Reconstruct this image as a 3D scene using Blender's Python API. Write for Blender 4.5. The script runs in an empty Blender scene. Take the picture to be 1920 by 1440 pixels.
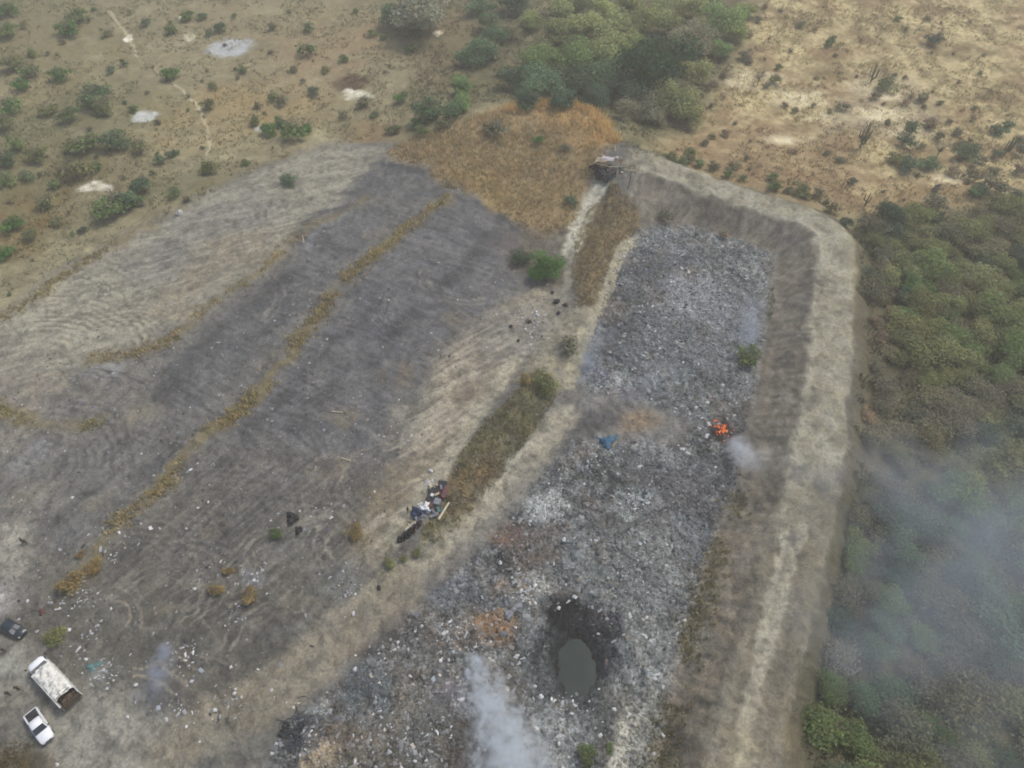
import bpy, bmesh, math, random
import numpy as np
from mathutils import Vector, Matrix, Euler, Quaternion
R = math.radians
random.seed(7); rng = np.random.default_rng(7)
S = bpy.context.scene
C = S.collection

# ------------------------------------------------------------------ camera geometry (survey of the site)
F, PITCH, CAMZ = 1300.0, R(50), 104.0
sp, cp = math.sin(PITCH), math.cos(PITCH)
def ray(px, py):
    a = (px-960)/F; b = (720-py)/F
    return a, cp + b*sp, -sp + b*cp
def flat(px, py, z=0.0):
    x, y, dz = ray(px, py); t = (z-CAMZ)/dz
    return x*t, y*t
def scale_at(y, z=0.0):          # photo pixels per metre at a ground point
    return F/(y*cp + (CAMZ-z)*sp)

# ------------------------------------------------------------------ noise
def _hash(ix, iy, seed):
    h = (ix.astype(np.int64)*374761393 + iy.astype(np.int64)*668265263 + seed*974634777) & 0xffffffff
    h = ((h ^ (h >> 13))*1274126177) & 0xffffffff
    h = (h ^ (h >> 16)) & 0xffffffff
    return h.astype(np.float64)/4294967295.0
def vnoise(x, y, seed=0):
    x = np.asarray(x, float); y = np.asarray(y, float)
    ix = np.floor(x); iy = np.floor(y); fx = x-ix; fy = y-iy
    fx = fx*fx*(3-2*fx); fy = fy*fy*(3-2*fy)
    ix = ix.astype(np.int64); iy = iy.astype(np.int64)
    a = _hash(ix, iy, seed); b = _hash(ix+1, iy, seed); c = _hash(ix, iy+1, seed); d = _hash(ix+1, iy+1, seed)
    return (a*(1-fx)+b*fx)*(1-fy) + (c*(1-fx)+d*fx)*fy*1.0
def fbm(x, y, sc, seed=0, octs=4, gain=.5):      # -1..1
    v = 0; amp = 1; tot = 0; f = 1.0/sc
    for o in range(octs):
        ca, sa = math.cos(o*1.1), math.sin(o*1.1)
        v = v + amp*(vnoise((x*ca-y*sa)*f+o*17.3, (x*sa+y*ca)*f-o*9.1, seed+o)*2-1); tot += amp; amp *= gain; f *= 2.03
    return v/tot*1.5
def sstep(a, b, v):
    t = np.clip((v-a)/(b-a), 0, 1); return t*t*(3-2*t)
def pl_dist(X, Y, pts):           # distance to polyline, arc length, side
    best = np.full(np.shape(X), 1e9); arc = np.zeros(np.shape(X)); side = np.zeros(np.shape(X)); s0 = 0
    for (x0, y0), (x1, y1) in zip(pts[:-1], pts[1:]):
        dx, dy = x1-x0, y1-y0; L = math.hypot(dx, dy)+1e-9
        t = np.clip(((X-x0)*dx+(Y-y0)*dy)/(L*L), 0, 1)
        d = np.hypot(X-x0-t*dx, Y-y0-t*dy); m = d < best
        best = np.where(m, d, best); arc = np.where(m, s0+t*L, arc)
        side = np.where(m, np.sign((X-x0)*dy-(Y-y0)*dx), side); s0 += L
    return best, arc, side
def pg_sd(X, Y, pts):             # signed distance to polygon, + inside
    best = np.full(np.shape(X), 1e9); ins = np.zeros(np.shape(X), bool); n = len(pts)
    for i in range(n):
        x0, y0 = pts[i]; x1, y1 = pts[(i+1) % n]; dx, dy = x1-x0, y1-y0
        t = np.clip(((X-x0)*dx+(Y-y0)*dy)/(dx*dx+dy*dy+1e-9), 0, 1)
        best = np.minimum(best, np.hypot(X-x0-t*dx, Y-y0-t*dy))
        if y0 != y1:
            c = ((y0 > Y) != (y1 > Y)) & (X < dx*(Y-y0)/dy + x0); ins ^= c
    return np.where(ins, best, -best)
def smooth(pts, n=5):             # catmull-rom
    P = [pts[0]]+list(pts)+[pts[-1]]; out = []
    for i in range(1, len(P)-2):
        for k in range(n):
            t = k/n; a, b, c, d = P[i-1], P[i], P[i+1], P[i+2]
            out.append(tuple(.5*((2*b[j])+(-a[j]+c[j])*t+(2*a[j]-5*b[j]+4*c[j]-d[j])*t*t+(-a[j]+3*b[j]-3*c[j]+d[j])*t**3) for j in range(len(b))))
    out.append(pts[-1]); return out

# ------------------------------------------------------------------ relief of the site
ZC = 4.6
CREST_PX = [(1160,308),(1240,322),(1330,350),(1430,380),(1510,405),(1552,432),(1566,480),(1560,560),(1555,650),(1545,740),(1530,850),(1518,940),(1490,1040),(1465,1130),(1440,1220),(1420,1300),(1405,1380),(1385,1440),(1350,1560),(1320,1700)]
CREST = smooth([flat(x, y, ZC) for x, y in CREST_PX], 3)
WASTE_PX = [(1195,432),(1240,422),(1300,425),(1380,448),(1455,475),(1445,560),(1432,650),(1405,800),(1385,900),(1345,1000),(1312,1100),(1285,1200),(1262,1300),(1240,1400),(1215,1500),(1180,1650),(400,1650),(480,1480),(515,1400),(590,1320),(680,1240),(770,1150),(860,1065),(945,985),(1005,905),(1055,835),(1095,770),(1103,660),(1130,570),(1160,480)]
WASTE = [flat(*p) for p in WASTE_PX]
CELL = [flat(x, y) for x, y in [(1150,335),(1240,345),(1330,372),(1430,405),(1510,430),(1540,470),(1540,560),(1530,650),(1520,740),(1500,850),(1485,940),(1460,1040),(1440,1130),(1415,1220),(1395,1300),(1380,1380),(1360,1440),(1320,1560),(1280,1750),(200,1700),(560,1250),(960,880),(1090,620)]]
MOUND_PX = [(720,285),(800,250),(880,218),(960,196),(1050,190),(1110,208),(1150,262),(1125,320),(1088,380),(1062,430),(1010,440),(950,405),(890,362),(840,350),(800,312),(740,304)]
MRIDGE = [flat(880, 232, 3.5), flat(960, 210, 6), flat(1050, 205, 7), flat(1115, 240, 6), flat(1115,290,4)]
RIDGE_A = [flat(*p, 1.2) for p in [(790,1000),(840,930),(880,870),(930,800),(985,735),(1025,705)]]
RIDGE_B = [flat(*p, 1.5) for p in [(1165,370),(1140,420),(1110,470),(1100,540),(1065,640)]]
BERM1_PX = [(845,368),(770,420),(700,480),(640,530),(600,590),(540,660),(480,740),(420,790),(370,820),(320,890),(280,930),(220,980),(170,1050),(120,1100)]
BERM2_PX = [(690,370),(560,440),(480,515),(430,540),(370,590),(330,630),(270,655),(170,672)]
BERM3_PX = [(400,345),(260,430),(180,480),(110,520),(60,560),(-20,610)]
BERM4_PX = [(-20,758),(60,792),(130,802),(190,790)]
BERMS = [[flat(*p) for p in b] for b in (BERM1_PX, BERM2_PX, BERM3_PX, BERM4_PX)]
POND = flat(1080, 1250, -1.2)
WOOD = [flat(x, y) for x, y in [(1610,430),(1700,395),(1800,405),(1920,385),(2150,360),(2300,1700),(1480,1700),(1505,1400),(1540,1250),(1580,1000),(1608,800),(1620,600)]]
LFILL_PX = [(-200,690),(0,600),(100,515),(260,425),(430,345),(600,272),(720,268),(800,310),(850,345),(940,400),(1062,430),(1120,330),(1180,300),(1560,420),(1600,800),(1500,1200),(1400,1700),(-300,1700)]
LFILL = [flat(*p) for p in LFILL_PX]

def H0(X, Y, fine=True):
    X = np.asarray(X, float); Y = np.asarray(Y, float)
    z = fbm(X, Y, 38, 11, 3)*.9
    far = sstep(150, 330, Y); z = z + far*far*10
    z = z*1.0
    lf = sstep(-6, 4, pg_sd(X, Y, LFILL)); z = z*(1-.6*lf)
    # embankment
    d, s, sd = pl_dist(X, Y, CREST)
    inside = sstep(-1, 1, pg_sd(X, Y, CELL))
    cw = 3.7+.7*fbm(X, Y, 7, 55, 3)
    Wi = 10.5+1.2*fbm(s, s*0, 14, 5, 2); Wo = 6.5
    dwo = np.maximum(-pg_sd(X, Y, WASTE)-.3, 0); ei = dwo/(dwo+np.maximum(d-cw, 0)+1e-6); ei = np.where(d > 24, 0, ei)
    e = np.where(inside > .5, ei, np.clip(1-np.maximum(d-cw, 0)/Wo, 0, 1))
    e = e*e*(3-2*e)*.35 + e*.65
    endf = sstep(0, 9, s)
    if fine:
        wob = 1.2*fbm(X, Y, 5, 94, 2); g = (vnoise(s*1.1+wob, d*.16, 31)-.5)*.4 + (vnoise(s*.4+wob, d*.14, 32)-.5)*.5 + .25*fbm(X, Y, 2, 36, 3)
        slope = sstep(cw-1, cw+1.5, d)*(e > 0)
        z = z + g*slope*sstep(0, .3, e)
        z = z + (vnoise(s*2.2, d*.5, 33)-.5)*.12*(1-slope)*(d < 5)
    z = z*(1-.7*e) + ZC*e*(.45+.55*endf)
    w = sstep(-2, 3, pg_sd(X, Y, WASTE)); w = w*sstep(1.0, 2.2, np.hypot((X-POND[0])/3.6, (Y-POND[1])/5.4))
    z = z + w*(.5*fbm(X, Y, 9, 21, 3))
    # grassy mound
    d, s, sd = pl_dist(X, Y, MRIDGE)
    m = np.exp(-(d/15.5)**2); z = z + m*6.2
    for rr, hh, ww in ((RIDGE_A, 1.7, 4.5), (RIDGE_B, 1.6, 4.0)):
        d, s, sd = pl_dist(X, Y, rr); z = z + hh*np.exp(-(d/ww)**2)
    for b in BERMS:
        d, s, sd = pl_dist(X, Y, b); z = z + .8*np.exp(-(d/2.0)**2)*(.6+.4*fbm(X, Y, 5, 3, 2))
    # pool pit
    dx, dy = X-POND[0], Y-POND[1]
    q = np.hypot(dx/3.6, dy/5.4)*(1+.05*fbm(X, Y, 4, 8, 2))
    z = z*(1-np.exp(-(q/1.6)**4)) - 2.0*np.exp(-(q/1.25)**3)
    q2 = np.hypot((X-POND[0]+.5)/3.5, (Y-POND[1]-8)/3.5); z = z-1.0*np.exp(-q2**2)
    if fine:
        z = z + lf*(1-w)*(.17*fbm(X, Y, 2.3, 41, 3)+.10*fbm(X, Y, .9, 43, 2)+.22*fbm(X, Y, 6, 44, 2)) + w*(.36*fbm(X, Y, 1.3, 51, 3)+.3*fbm(X, Y, 4, 52, 2)) + (1-lf)*.14*fbm(X, Y, 2.5, 61, 3)
    return z
_gx = np.arange(-260, 261, .8); _gy = np.arange(0, 345, .8); _GX, _GY = np.meshgrid(_gx, _gy); _GZ = H0(_GX, _GY, False)
def H(x, y):                      # fast lookup of the surveyed relief
    if np.ndim(x) == 0 and np.ndim(y) == 0:
        u_ = min(max((float(x)+260)/.8, 0), len(_gx)-1.001); v_ = min(max(float(y)/.8, 0), len(_gy)-1.001); i, j = int(v_), int(u_); a, b = v_-i, u_-j
        return _GZ[i, j]*(1-a)*(1-b)+_GZ[i, j+1]*(1-a)*b+_GZ[i+1, j]*a*(1-b)+_GZ[i+1, j+1]*a*b
    i, j, a, b = _cell(x, y); return Z[i, j]*(1-a)*(1-b)+Z[i, j+1]*(1-a)*b+Z[i+1, j]*a*(1-b)+Z[i+1, j+1]*a*b
def _cell(x, y):
    v_ = np.clip(np.interp(y, yy, np.arange(NV)), 0, NV-1.001); u_ = np.clip((x/(78+y*.53)+1)/2*(NU-1), 0, NU-1.001)
    i = v_.astype(int); j = u_.astype(int); return i, j, v_-i, u_-j
def ground_col(x, y): i, j, a, b = _cell(x, y); return col[i, j]
def at(px, py, dz=0.0):
    z = 0.0; rx, ry, rz = ray(px, py)
    for _ in range(14):
        t = (z+dz-CAMZ)/rz; x, y = rx*t, ry*t
        z = .5*z + .5*float(H(x, y))
    return Vector((x, y, z+dz))
def wpts(pxs): return [tuple(at(x, y)[:2]) for x, y in pxs]

# ------------------------------------------------------------------ terrain grid
def lin(c):
    c = np.asarray(c, float)/255.0
    return np.where(c <= .04045, c/12.92, ((c+.055)/1.055)**2.4)
NV, NU = 860, 1000
Y0, Y1 = 4.0, 330.0
v = np.linspace(0, 1, NV); k = math.log((Y1+60)/(Y0+60)); yy = (Y0+60)*np.exp(v*k)-60
u = np.linspace(-1, 1, NU)
U, YY = np.meshgrid(u, yy); hw = 78 + YY*.50*1.06
X = U*hw; Y = YY
Z = H0(X, Y)
# colour
wx = X + 1.3*fbm(X, Y, 4.5, 71, 3) ; wy = Y + 1.3*fbm(X, Y, 4.5, 72, 3)
wx2 = X + .5*fbm(X, Y, 1.6, 73, 2) ; wy2 = Y + .5*fbm(X, Y, 1.6, 74, 2)
col = np.zeros(X.shape+(3,))
def mixc(m, c):
    global col
    m = m[..., None]; col = col*(1-m) + lin(c)*m
def bbox(pts, pad):
    a = np.array(pts); x0, y0 = a.min(0)-pad; x1, y1 = a.max(0)+pad
    r = np.where((yy >= y0) & (yy <= y1))[0]
    if len(r) == 0: return None
    rs = slice(r[0], r[-1]+1)
    cm = ((X[rs] >= x0) & (X[rs] <= x1)).any(0); cc = np.where(cm)[0]
    if len(cc) == 0: return None
    return rs, slice(cc[0], cc[-1]+1)
def poly(pxs, c, op=1.0, fe=1.5, world=None, coarse=True, nz=0.0):
    pts = world or wpts(pxs); b = bbox(pts, fe+3)
    if b is None: return
    A, B = (wx, wy) if coarse else (wx2, wy2)
    m = sstep(-fe, fe, pg_sd(A[b], B[b], pts))*op
    if nz: m = m*np.clip(1+nz*fbm(X[b], Y[b], 3, 77, 3), 0, 1.5)
    m = np.clip(m, 0, 1)[..., None]; col[b] = col[b]*(1-m) + lin(c)*m
def stroke(pxs, w, c, op=1.0, fe=.6, coarse=False, nz=0.0, sc=3):
    pts = wpts(pxs); pts = smooth(pts, 4); b = bbox(pts, w+fe+3)
    if b is None: return
    A, B = (wx, wy) if coarse else (wx2, wy2)
    d, s, sd = pl_dist(A[b], B[b], pts)
    m = (1-sstep(w-fe, w+fe, d))*op
    if nz: m = m*np.clip(1+nz*fbm(X[b], Y[b], sc, 78, 3), 0, 1.5)
    m = np.clip(m, 0, 1)[..., None]; col[b] = col[b]*(1-m) + lin(c)*m
def blob(px, py, rx, ry, c, op=1.0, nz=.5, sc=3, soft=.5):
    o = at(px, py); s = scale_at(o.y); fy = (CAMZ/(math.hypot(o.y, CAMZ)))
    a = rx/s; bb = ry/s/fy
    b = bbox([(o.x-a*1.5, o.y-bb*1.5), (o.x+a*1.5, o.y+bb*1.5)], 1)
    if b is None: return
    q = np.hypot((wx[b]-o.x)/a, (wy[b]-o.y)/bb)
    m = (1-sstep(1-soft, 1+soft, q))*op*np.clip(1+nz*1.5*fbm(X[b], Y[b], sc, 79, 3), 0, 1.6)
    m = np.clip(m, 0, 1)[..., None]; col[b] = col[b]*(1-m) + lin(c)*m
n1 = fbm(X, Y, 30, 81, 4); n2 = fbm(X, Y, 9, 82, 4); n3 = fbm(X, Y, 3.2, 83, 4); n4 = fbm(X, Y, 1.1, 84, 3)
# --- dry grassland
mixc(np.ones_like(X), (136,127,101))
mixc(sstep(-.1, .6, n1)*.6, (142,128,100)); mixc(sstep(0, .7, -n1)*.6, (122,115,88))
mixc(sstep(.1, .7, n2)*.55, (150,142,114)); mixc(sstep(.1, .7, -n2+n3*.4)*.5, (116,106,80))
mixc(sstep(.2, .8, n3)*.45, (163,150,120)); mixc(sstep(.2, .8, -n3)*.4, (108,104,76))
# brighter slope at the upper right
tr = sstep(-8, 12, pg_sd(wx, wy, wpts([(1420,-40),(1370,130),(1290,230),(1160,275),(1200,300),(1330,330),(1500,380),(1640,410),(1780,400),(2200,350),(2600,-40)])))
mixc(tr, (162,144,107)); mixc(tr*sstep(0, .6, n2+.3*n3)*.75, (180,163,124)); mixc(tr*sstep(.05, .6, -n2+.3*n1)*.75, (140,114,84))
mixc(tr*sstep(.1, .6, n3)*.45, (184,168,130)); mixc(tr*sstep(.1, .7, -n3)*.5, (124,108,76)); mixc(tr*sstep(.1,.6,-n4)*.4, (118,98,66))
poly([(1290,250),(1420,230),(1560,240),(1640,330),(1600,390),(1430,350),(1300,310),(1200,285)], (136,110,84), .55, 6)
poly([(1620,130),(1740,160),(1760,260),(1640,250),(1540,250)], (146,132,112), .5, 5, nz=.6)
for a in [(1500,185,60,14),(1660,170,60,20),(1420,150,60,12),(1700,250,50,14),(1480,262,50,10),(1640,215,60,14),(1760,330,60,16),(1540,220,30,10)]:
    blob(*a, (196,182,152), .6, .7, 4)
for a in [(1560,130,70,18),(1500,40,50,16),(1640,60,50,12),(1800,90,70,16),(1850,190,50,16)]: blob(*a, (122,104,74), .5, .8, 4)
# woods floor
poly([(640,-20),(880,-30),(1420,-30),(1370,120),(1300,230),(1200,290),(1150,262),(1100,200),(960,190),(880,210),(780,250),(740,190),(820,120)], (104,99,72), .75, 6, nz=.5)
poly(None, (92,92,66), .95, 4, world=WOOD, nz=.3)
poly([(1600,560),(1690,580),(1700,860),(1640,930),(1590,900)], (112,100,82), .7, 3, nz=.4)
# left grassland colours
for a in [(90,190,90,40,(142,122,86)),(200,330,120,40,(140,122,92)),(300,130,120,50,(142,130,102)),(60,300,160,120,(112,110,82)),(180,200,140,60,(118,114,84)),(40,60,140,70,(116,112,86)),(700,40,90,50,(122,116,90)),(330,350,120,30,(118,114,86)),(640,210,100,26,(126,120,92)),(560,170,180,50,(144,128,100)),(330,260,120,30,(148,132,98)),(60,60,120,60,(126,118,88)),(620,70,120,50,(146,124,96)),(100,330,140,90,(118,108,76)),(40,420,80,70,(122,102,66)),(690,250,60,30,(134,114,84)),(500,30,200,30,(140,128,100)),(830,80,60,60,(124,108,84)),(100,100,160,40,(130,118,86)),(450,200,160,40,(150,130,92))]:
    blob(a[0], a[1], a[2], a[3], a[4], .6, .5, 6)
for a in [(435,90,40,14,(164,164,166)),(270,218,18,10,(172,172,170)),(180,350,26,8,(186,180,166)),(672,180,24,8,(190,186,168)),(655,155,34,13,(104,82,66)),(655,172,12,5,(196,188,172)),(490,242,16,7,(160,160,150)),(820,62,10,4,(205,190,170)),(240,72,8,5,(205,200,185)),(355,68,10,5,(185,175,150)),(350,30,10,4,(190,190,165))]:
    blob(a[0], a[1], a[2], a[3], a[4], .95, .5, 2.5, .3)
stroke([(205,20),(240,72),(262,110),(300,140),(345,172),(372,200),(386,235),(392,262),(390,296)], .4, (180,168,142), .75, .3, nz=.2)
stroke([(262,108),(290,135),(325,160)], .35, (96,84,66), .8, .3)
# --- landfill
poly(None, (113,110,107), 1, 2.5, world=LFILL)
PALE = [(-100,640),(0,600),(100,515),(260,425),(430,345),(600,275),(715,275),(700,315),(640,375),(560,430),(500,490),(400,560),(300,630),(190,670),(120,720),(60,740),(-60,750)]
poly(PALE, (143,137,123), .95, 3, nz=.2); poly([(10,620),(90,530),(190,500),(240,560),(200,640),(120,700),(20,700)], (158,152,134), .6, 3, nz=.3)
poly([(280,455),(360,450),(350,510),(290,530),(240,500)], (118,116,114), .7, 3)
poly([(330,400),(480,370),(520,420),(420,450),(340,440)], (128,125,122), .7, 4)
poly([(420,430),(560,420),(540,480),(440,510),(380,540),(330,600),(260,610),(330,520)], (144,132,112), .7, 3, nz=.3)
poly([(-50,660),(100,640),(110,720),(40,850),(-60,860)], (138,129,119), .8, 4, nz=.4)
# brownish streaks and patches between the ash lobes
for p, c in [([(130,690),(260,680),(260,740),(180,800),(60,860),(30,820)], (126,120,112)), ([(620,640),(800,660),(760,760),(680,800)], (112,108,104)), ([(160,780),(420,640),(400,740),(260,820),(150,860)], (120,114,108)), ([(-20,860),(150,820),(200,900),(60,1000),(-40,980)], (115,111,106))]:
    poly(p, c, .5, 4, nz=.5)
ASH = (98,98,101)
poly([(700,312),(790,318),(848,350),(780,378),(700,372),(640,360)], ASH, .9, 1.2, nz=.15)
poly([(560,420),(650,392),(770,378),(700,440),(640,500),(590,560),(500,640),(400,740),(330,800),(300,700),(380,620),(470,560),(560,490)], ASH, .9, 2, nz=.15)
poly([(860,372),(930,400),(985,440),(960,520),(930,590),(850,620),(800,680),(740,760),(680,900),(560,900),(420,860),(440,800),(560,680),(640,570),(720,470),(800,400)], (104,103,107), .9, 2, nz=.12)
poly([(300,820),(520,830),(720,880),(690,1050),(560,1190),(280,1180),(180,1090),(240,990)], (100,95,89), .85, 4, nz=.2)
poly([(920,400),(990,430),(970,520),(930,470)], (112,98,92), .5, 2)
mixc(sstep(-6, 6, pg_sd(wx, wy, wpts([(-100,1000),(640,1000),(640,1500),(-100,1500)])))*.6*(.7+.6*n2).clip(0, 1), (101,96,88))
for a in [(620,870,40,30,(138,120,102)),(320,900,40,30,(112,104,94)),(560,1010,70,40,(98,97,98)),(50,870,30,20,(132,132,136)),(70,840,20,12,(150,150,154)),(200,700,36,18,(142,142,144)),(480,1075,30,18,(136,138,146)),(640,1100,50,40,(120,122,120)),(1640/3,1200,40,24,(128,132,136)),(200,1260,40,26,(136,142,140)),(560,1000,40,14,(90,96,92)),(430,1190,60,30,(122,116,108)),(720,610,60,60,(98,97,104)),(820,900,30,30,(110,110,110)),(230,900,120,60,(100,100,102)),(430,1260,60,40,(104,104,100)),(380,1050,80,40,(108,103,100)),(120,1000,60,30,(104,104,106))]:
    blob(*a, .6, .5, 3)
for rm in ([(858,370),(890,378),(920,394),(942,412)], [(700,308),(745,312),(790,322),(848,350)], [(562,446),(575,415),(610,396),(655,388)], [(940,410),(985,440),(1000,470)]): stroke(rm, 1.1, (78,80,88), .8, .9, nz=.4)
stroke([(660,395),(600,430),(575,470)], .8, (128,132,138), .6, .6, nz=.5)
# pale washed fan beside the middle track
poly([(905,595),(1000,545),(1040,530),(1060,590),(960,690),(860,840),(800,930),(720,1040),(690,1085),(670,1050),(700,980),(745,880),(790,800),(800,720),(830,650)], (152,140,122), .92, 3, nz=.25)
poly([(880,600),(1030,560),(1040,620),(950,690),(880,680)], (130,126,122), .6, 3, nz=.4)
poly([(640,960),(740,880),(760,930),(700,1050),(650,1010)], (132,118,92), .6, 3, nz=.5)
poly([(740,780),(820,700),(830,800),(760,870)], (148,140,126), .5, 2, nz=.6)
poly([(990,430),(1065,420),(1070,480),(1060,540),(960,500)], (112,102,84), .7, 2, nz=.4)
# left patches
poly([(-30,990),(30,975),(80,1000),(70,1050),(40,1075),(-30,1060)], (150,144,134), .85, 2, nz=.3)
poly([(-30,1080),(15,1090),(15,1150),(-30,1170)], (168,162,160), .7, 2, nz=.3)
# clearing with the vehicles and the roads
GREY = (140,135,126)
poly([(-60,1205),(40,1215),(90,1240),(160,1310),(260,1330),(330,1385),(370,1460),(380,1560),(100,1560),(70,1400),(20,1340),(-60,1330)], GREY, .9, 2.2, nz=.12)
poly([(-60,1215),(30,1225),(60,1270),(-60,1270)], (146,146,140), .8, 2)
stroke([(150,1350),(260,1350),(330,1400),(350,1470)], 4.5, (144,141,133), .5, 3)
poly([(-60,1290),(60,1290),(60,1400),(-60,1400)], (116,113,105), .6, 3)
poly([(-60,1395),(50,1392),(100,1410),(110,1460),(-60,1600)], (92,80,52), .85, 1.6, nz=.3)
poly([(100,1120),(300,1100),(600,1110),(650,1150),(560,1240),(450,1310),(350,1345),(210,1290),(130,1230)], (96,93,87), .8, 2.5, nz=.25)
poly([(340,1380),(430,1350),(520,1340),(520,1500),(390,1500)], (104,102,97), .8, 2.5, nz=.2)
stroke([(680,1160),(600,1215),(540,1275),(470,1320),(380,1360),(320,1400)], 3.6, (132,123,108), .85, 1.6, nz=.2)
stroke([(940,900),(860,1000),(780,1080),(700,1140),(640,1190),(590,1240)], 3.8, (138,131,120), .85, 1.5, nz=.15)
# --- waste cell
n5 = fbm(X, Y, 16, 91, 3)
wmask = sstep(-1.5, 1.5, pg_sd(wx2, wy2, WASTE))
mixc(wmask, (112,117,119)); mixc(wmask*sstep(75, 45, Y)*.5, (98,101,102)); mixc(wmask*sstep(0, .6, n5)*.6, (120,122,124)); mixc(wmask*sstep(0, .6, -n5)*.7, (88,87,86)); _lb = sstep(-4, 6, pg_sd(wx, wy, wpts([(480,1480),(520,1380),(700,1210),(850,1130),(960,1160),(960,1250),(860,1250),(880,1480)]))); mixc(_lb*wmask*.6, (92,90,86)); mixc(_lb*wmask*sstep(0, .6, n2)*.6, (112,98,84))
mixc(wmask*sstep(.1, .7, n2)*.35, (134,134,136)); mixc(wmask*sstep(.2, .7, -n2+n4*.3)*.4, (86,88,90))
mixc(wmask*sstep(.1, .7, n3)*.5, (120,106,94)); mixc(wmask*sstep(.15, .6, fbm(X, Y, 11, 333, 4))*.6, (72,72,74)); mixc(wmask*sstep(.2, .6, fbm(X, Y, 8, 335, 4))*.6, (146,148,148)); mixc(wmask*sstep(.25, .6, fbm(X, Y, 10, 337, 4))*.5, (112,98,84)); mixc(wmask*sstep(.15, .5, n4)*.35, (150,152,156)); mixc(wmask*sstep(.15, .5, -n4)*.35, (70,72,76))
poly([(1040,770),(1120,735),(1240,760),(1300,800),(1260,830),(1150,825),(1060,830),(990,900),(960,920)], (120,116,113), .85, 2.5, nz=.2)
blob(1195, 790, 40, 22, (136,118,98), .7, .3); blob(1170,740,40,14,(124,118,118), .5)
blob(1095,790,60,20,(94,91,92), .8, .3); stroke([(1140,780),(1060,815),(1010,850)], 2.2, (90,88,90), .7, 1.6)
poly([(1200,840),(1340,860),(1330,960),(1240,1000),(1180,930)], (104,103,110), .5, 3)
poly([(1160,1000),(1300,980),(1270,1140),(1250,1280),(1180,1290),(1150,1150)], (124,126,126), .7, 4, nz=.2)
poly([(1170,1300),(1250,1280),(1230,1480),(1130,1480)], (138,136,130), .7, 3, nz=.2)
stroke([(1185,1340),(1165,1400),(1150,1470)], 1.1, (160,156,146), .8, .8)
for a in [(640,1400,70,40,(104,94,84)),(860,1390,50,50,(100,92,84)),(740,1190,50,24,(90,88,88)),(1000,1040,50,30,(104,94,88)),(1380,800,26,30,(84,82,84)),(1350,810,26,18,(60,56,56)),(1150,1080,60,60,(108,112,112)),(1240,900,50,50,(98,98,102)),(1200,520,60,40,(92,94,98)),(1330,480,70,20,(96,98,102)),(1220,600,50,30,(104,108,112)),(1170,640,40,40,(96,100,108)),(1025,945,36,30,(158,162,160)),(1190,945,30,22,(142,150,148)),(990,1100,40,24,(150,148,144)),(955,1095,30,20,(136,118,100)),(1300,560,60,40,(138,138,144)),(1110,690,40,30,(120,124,138)),(900,1180,60,30,(122,106,92)),(930,1170,30,24,(140,112,86)),(820,1330,50,30,(96,98,98)),(890,1310,60,36,(142,140,142)),(820,1300,22,16,(92,94,98)),(780,1250,50,40,(108,108,108)),(740,1330,60,50,(112,108,100)),(560,1375,34,40,(96,98,106)),(600,1420,30,24,(150,134,112)),(1060,1160,44,34,(62,62,68)),(1130,1180,40,30,(76,76,84)),(1060,1250,66,80,(66,72,74)),(1010,1280,36,36,(82,86,90)),(1120,1230,30,60,(70,72,78)),(700,1440,80,30,(102,98,90)),(1270,650,90,60,(112,116,120)),(1390,690,30,40,(128,128,130)),(1240,480,60,30,(100,102,108)),(1370,600,50,60,(126,128,134)),(950,1010,30,18,(122,98,84)),(1010,1000,60,20,(112,100,96)),(690,1290,40,50,(96,102,108)),(840,1110,50,30,(106,110,120)),(1300,1010,40,50,(104,108,114))]:
    blob(*a, .85, .7, 2.5)
blob(1078, 1250, 46, 62, (54,58,60), .95, .3, 2, .35); blob(1070,1170,60,40,(46,46,50),.9,.5,2); blob(1120,1180,34,26,(62,62,68),.8,.6,2)
# scorched trail at the lower road bend
stroke([(655,1215),(690,1190),(740,1150),(800,1085),(880,1015)], 2.0, (98,92,92), .75, 1.6, nz=.3); blob(668,1205,22,14,(76,70,72), .8, .2)
stroke([(850,1040),(900,985),(950,935),(1000,880)], 1.5, (112,108,106), .6, 1.2)
# --- embankment
d, s, sd = pl_dist(wx2, wy2, CREST); dr, sr, _ = pl_dist(X, Y, CREST)
insd = sstep(-1, 1, pg_sd(X, Y, CELL))
sl = sstep(3.0, 4.6, d)*(1-sstep(20, 23, d))*insd*sstep(2, 7, s)*(1-wmask)
low = sstep(70, 48, Y)
_wob = 1.2*fbm(X, Y, 5, 94, 2); gz = (vnoise(sr*1.1+_wob, dr*.16, 95)+.5*vnoise(sr*3.0+_wob, dr*.3, 96)-.75)*(.6+.5*fbm(X, Y, 7, 93, 2))
mixc(sl*.95, (128,118,106)); mixc(sl*low*.8, (134,122,106)); mixc(sl*sstep(.1, .7, n2)*.4, (120,116,112)); mixc(sl*sstep(.1, .6, n3)*.3, (146,138,120)); mixc(sl*sstep(0, .5, gz)*.5, (160,152,142)); mixc(sl*sstep(0, .5, -gz)*.55, (108,102,94))
so = sstep(4.0, 5.6, d)*(1-sstep(8, 11, d))*(1-insd)*sstep(4, 10, s)
mixc(so*.8, (100,94,78))
dn = d+.9*fbm(X, Y, 3.5, 97, 3); cr = (1-sstep(3.3, 4.9, dn))*sstep(0, 3, s)
mixc(cr*.97, (148,141,122)); mixc(cr*sstep(.1, .6, n3)*.5, (172,166,150)); mixc(cr*sstep(.0, .5, -gz)*.4, (128,120,104))
mixc(cr*sstep(1.5,3.5,dr*insd)*.35,(134,130,124))
mixc(cr*sstep(66, 50, Y)*.9, (122,113,98)); mixc(cr*sstep(.0, .6, n4)*.3, (112,106,92)); mixc(cr*sstep(.1, .6, -n3)*.3, (122,116,102))
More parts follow.
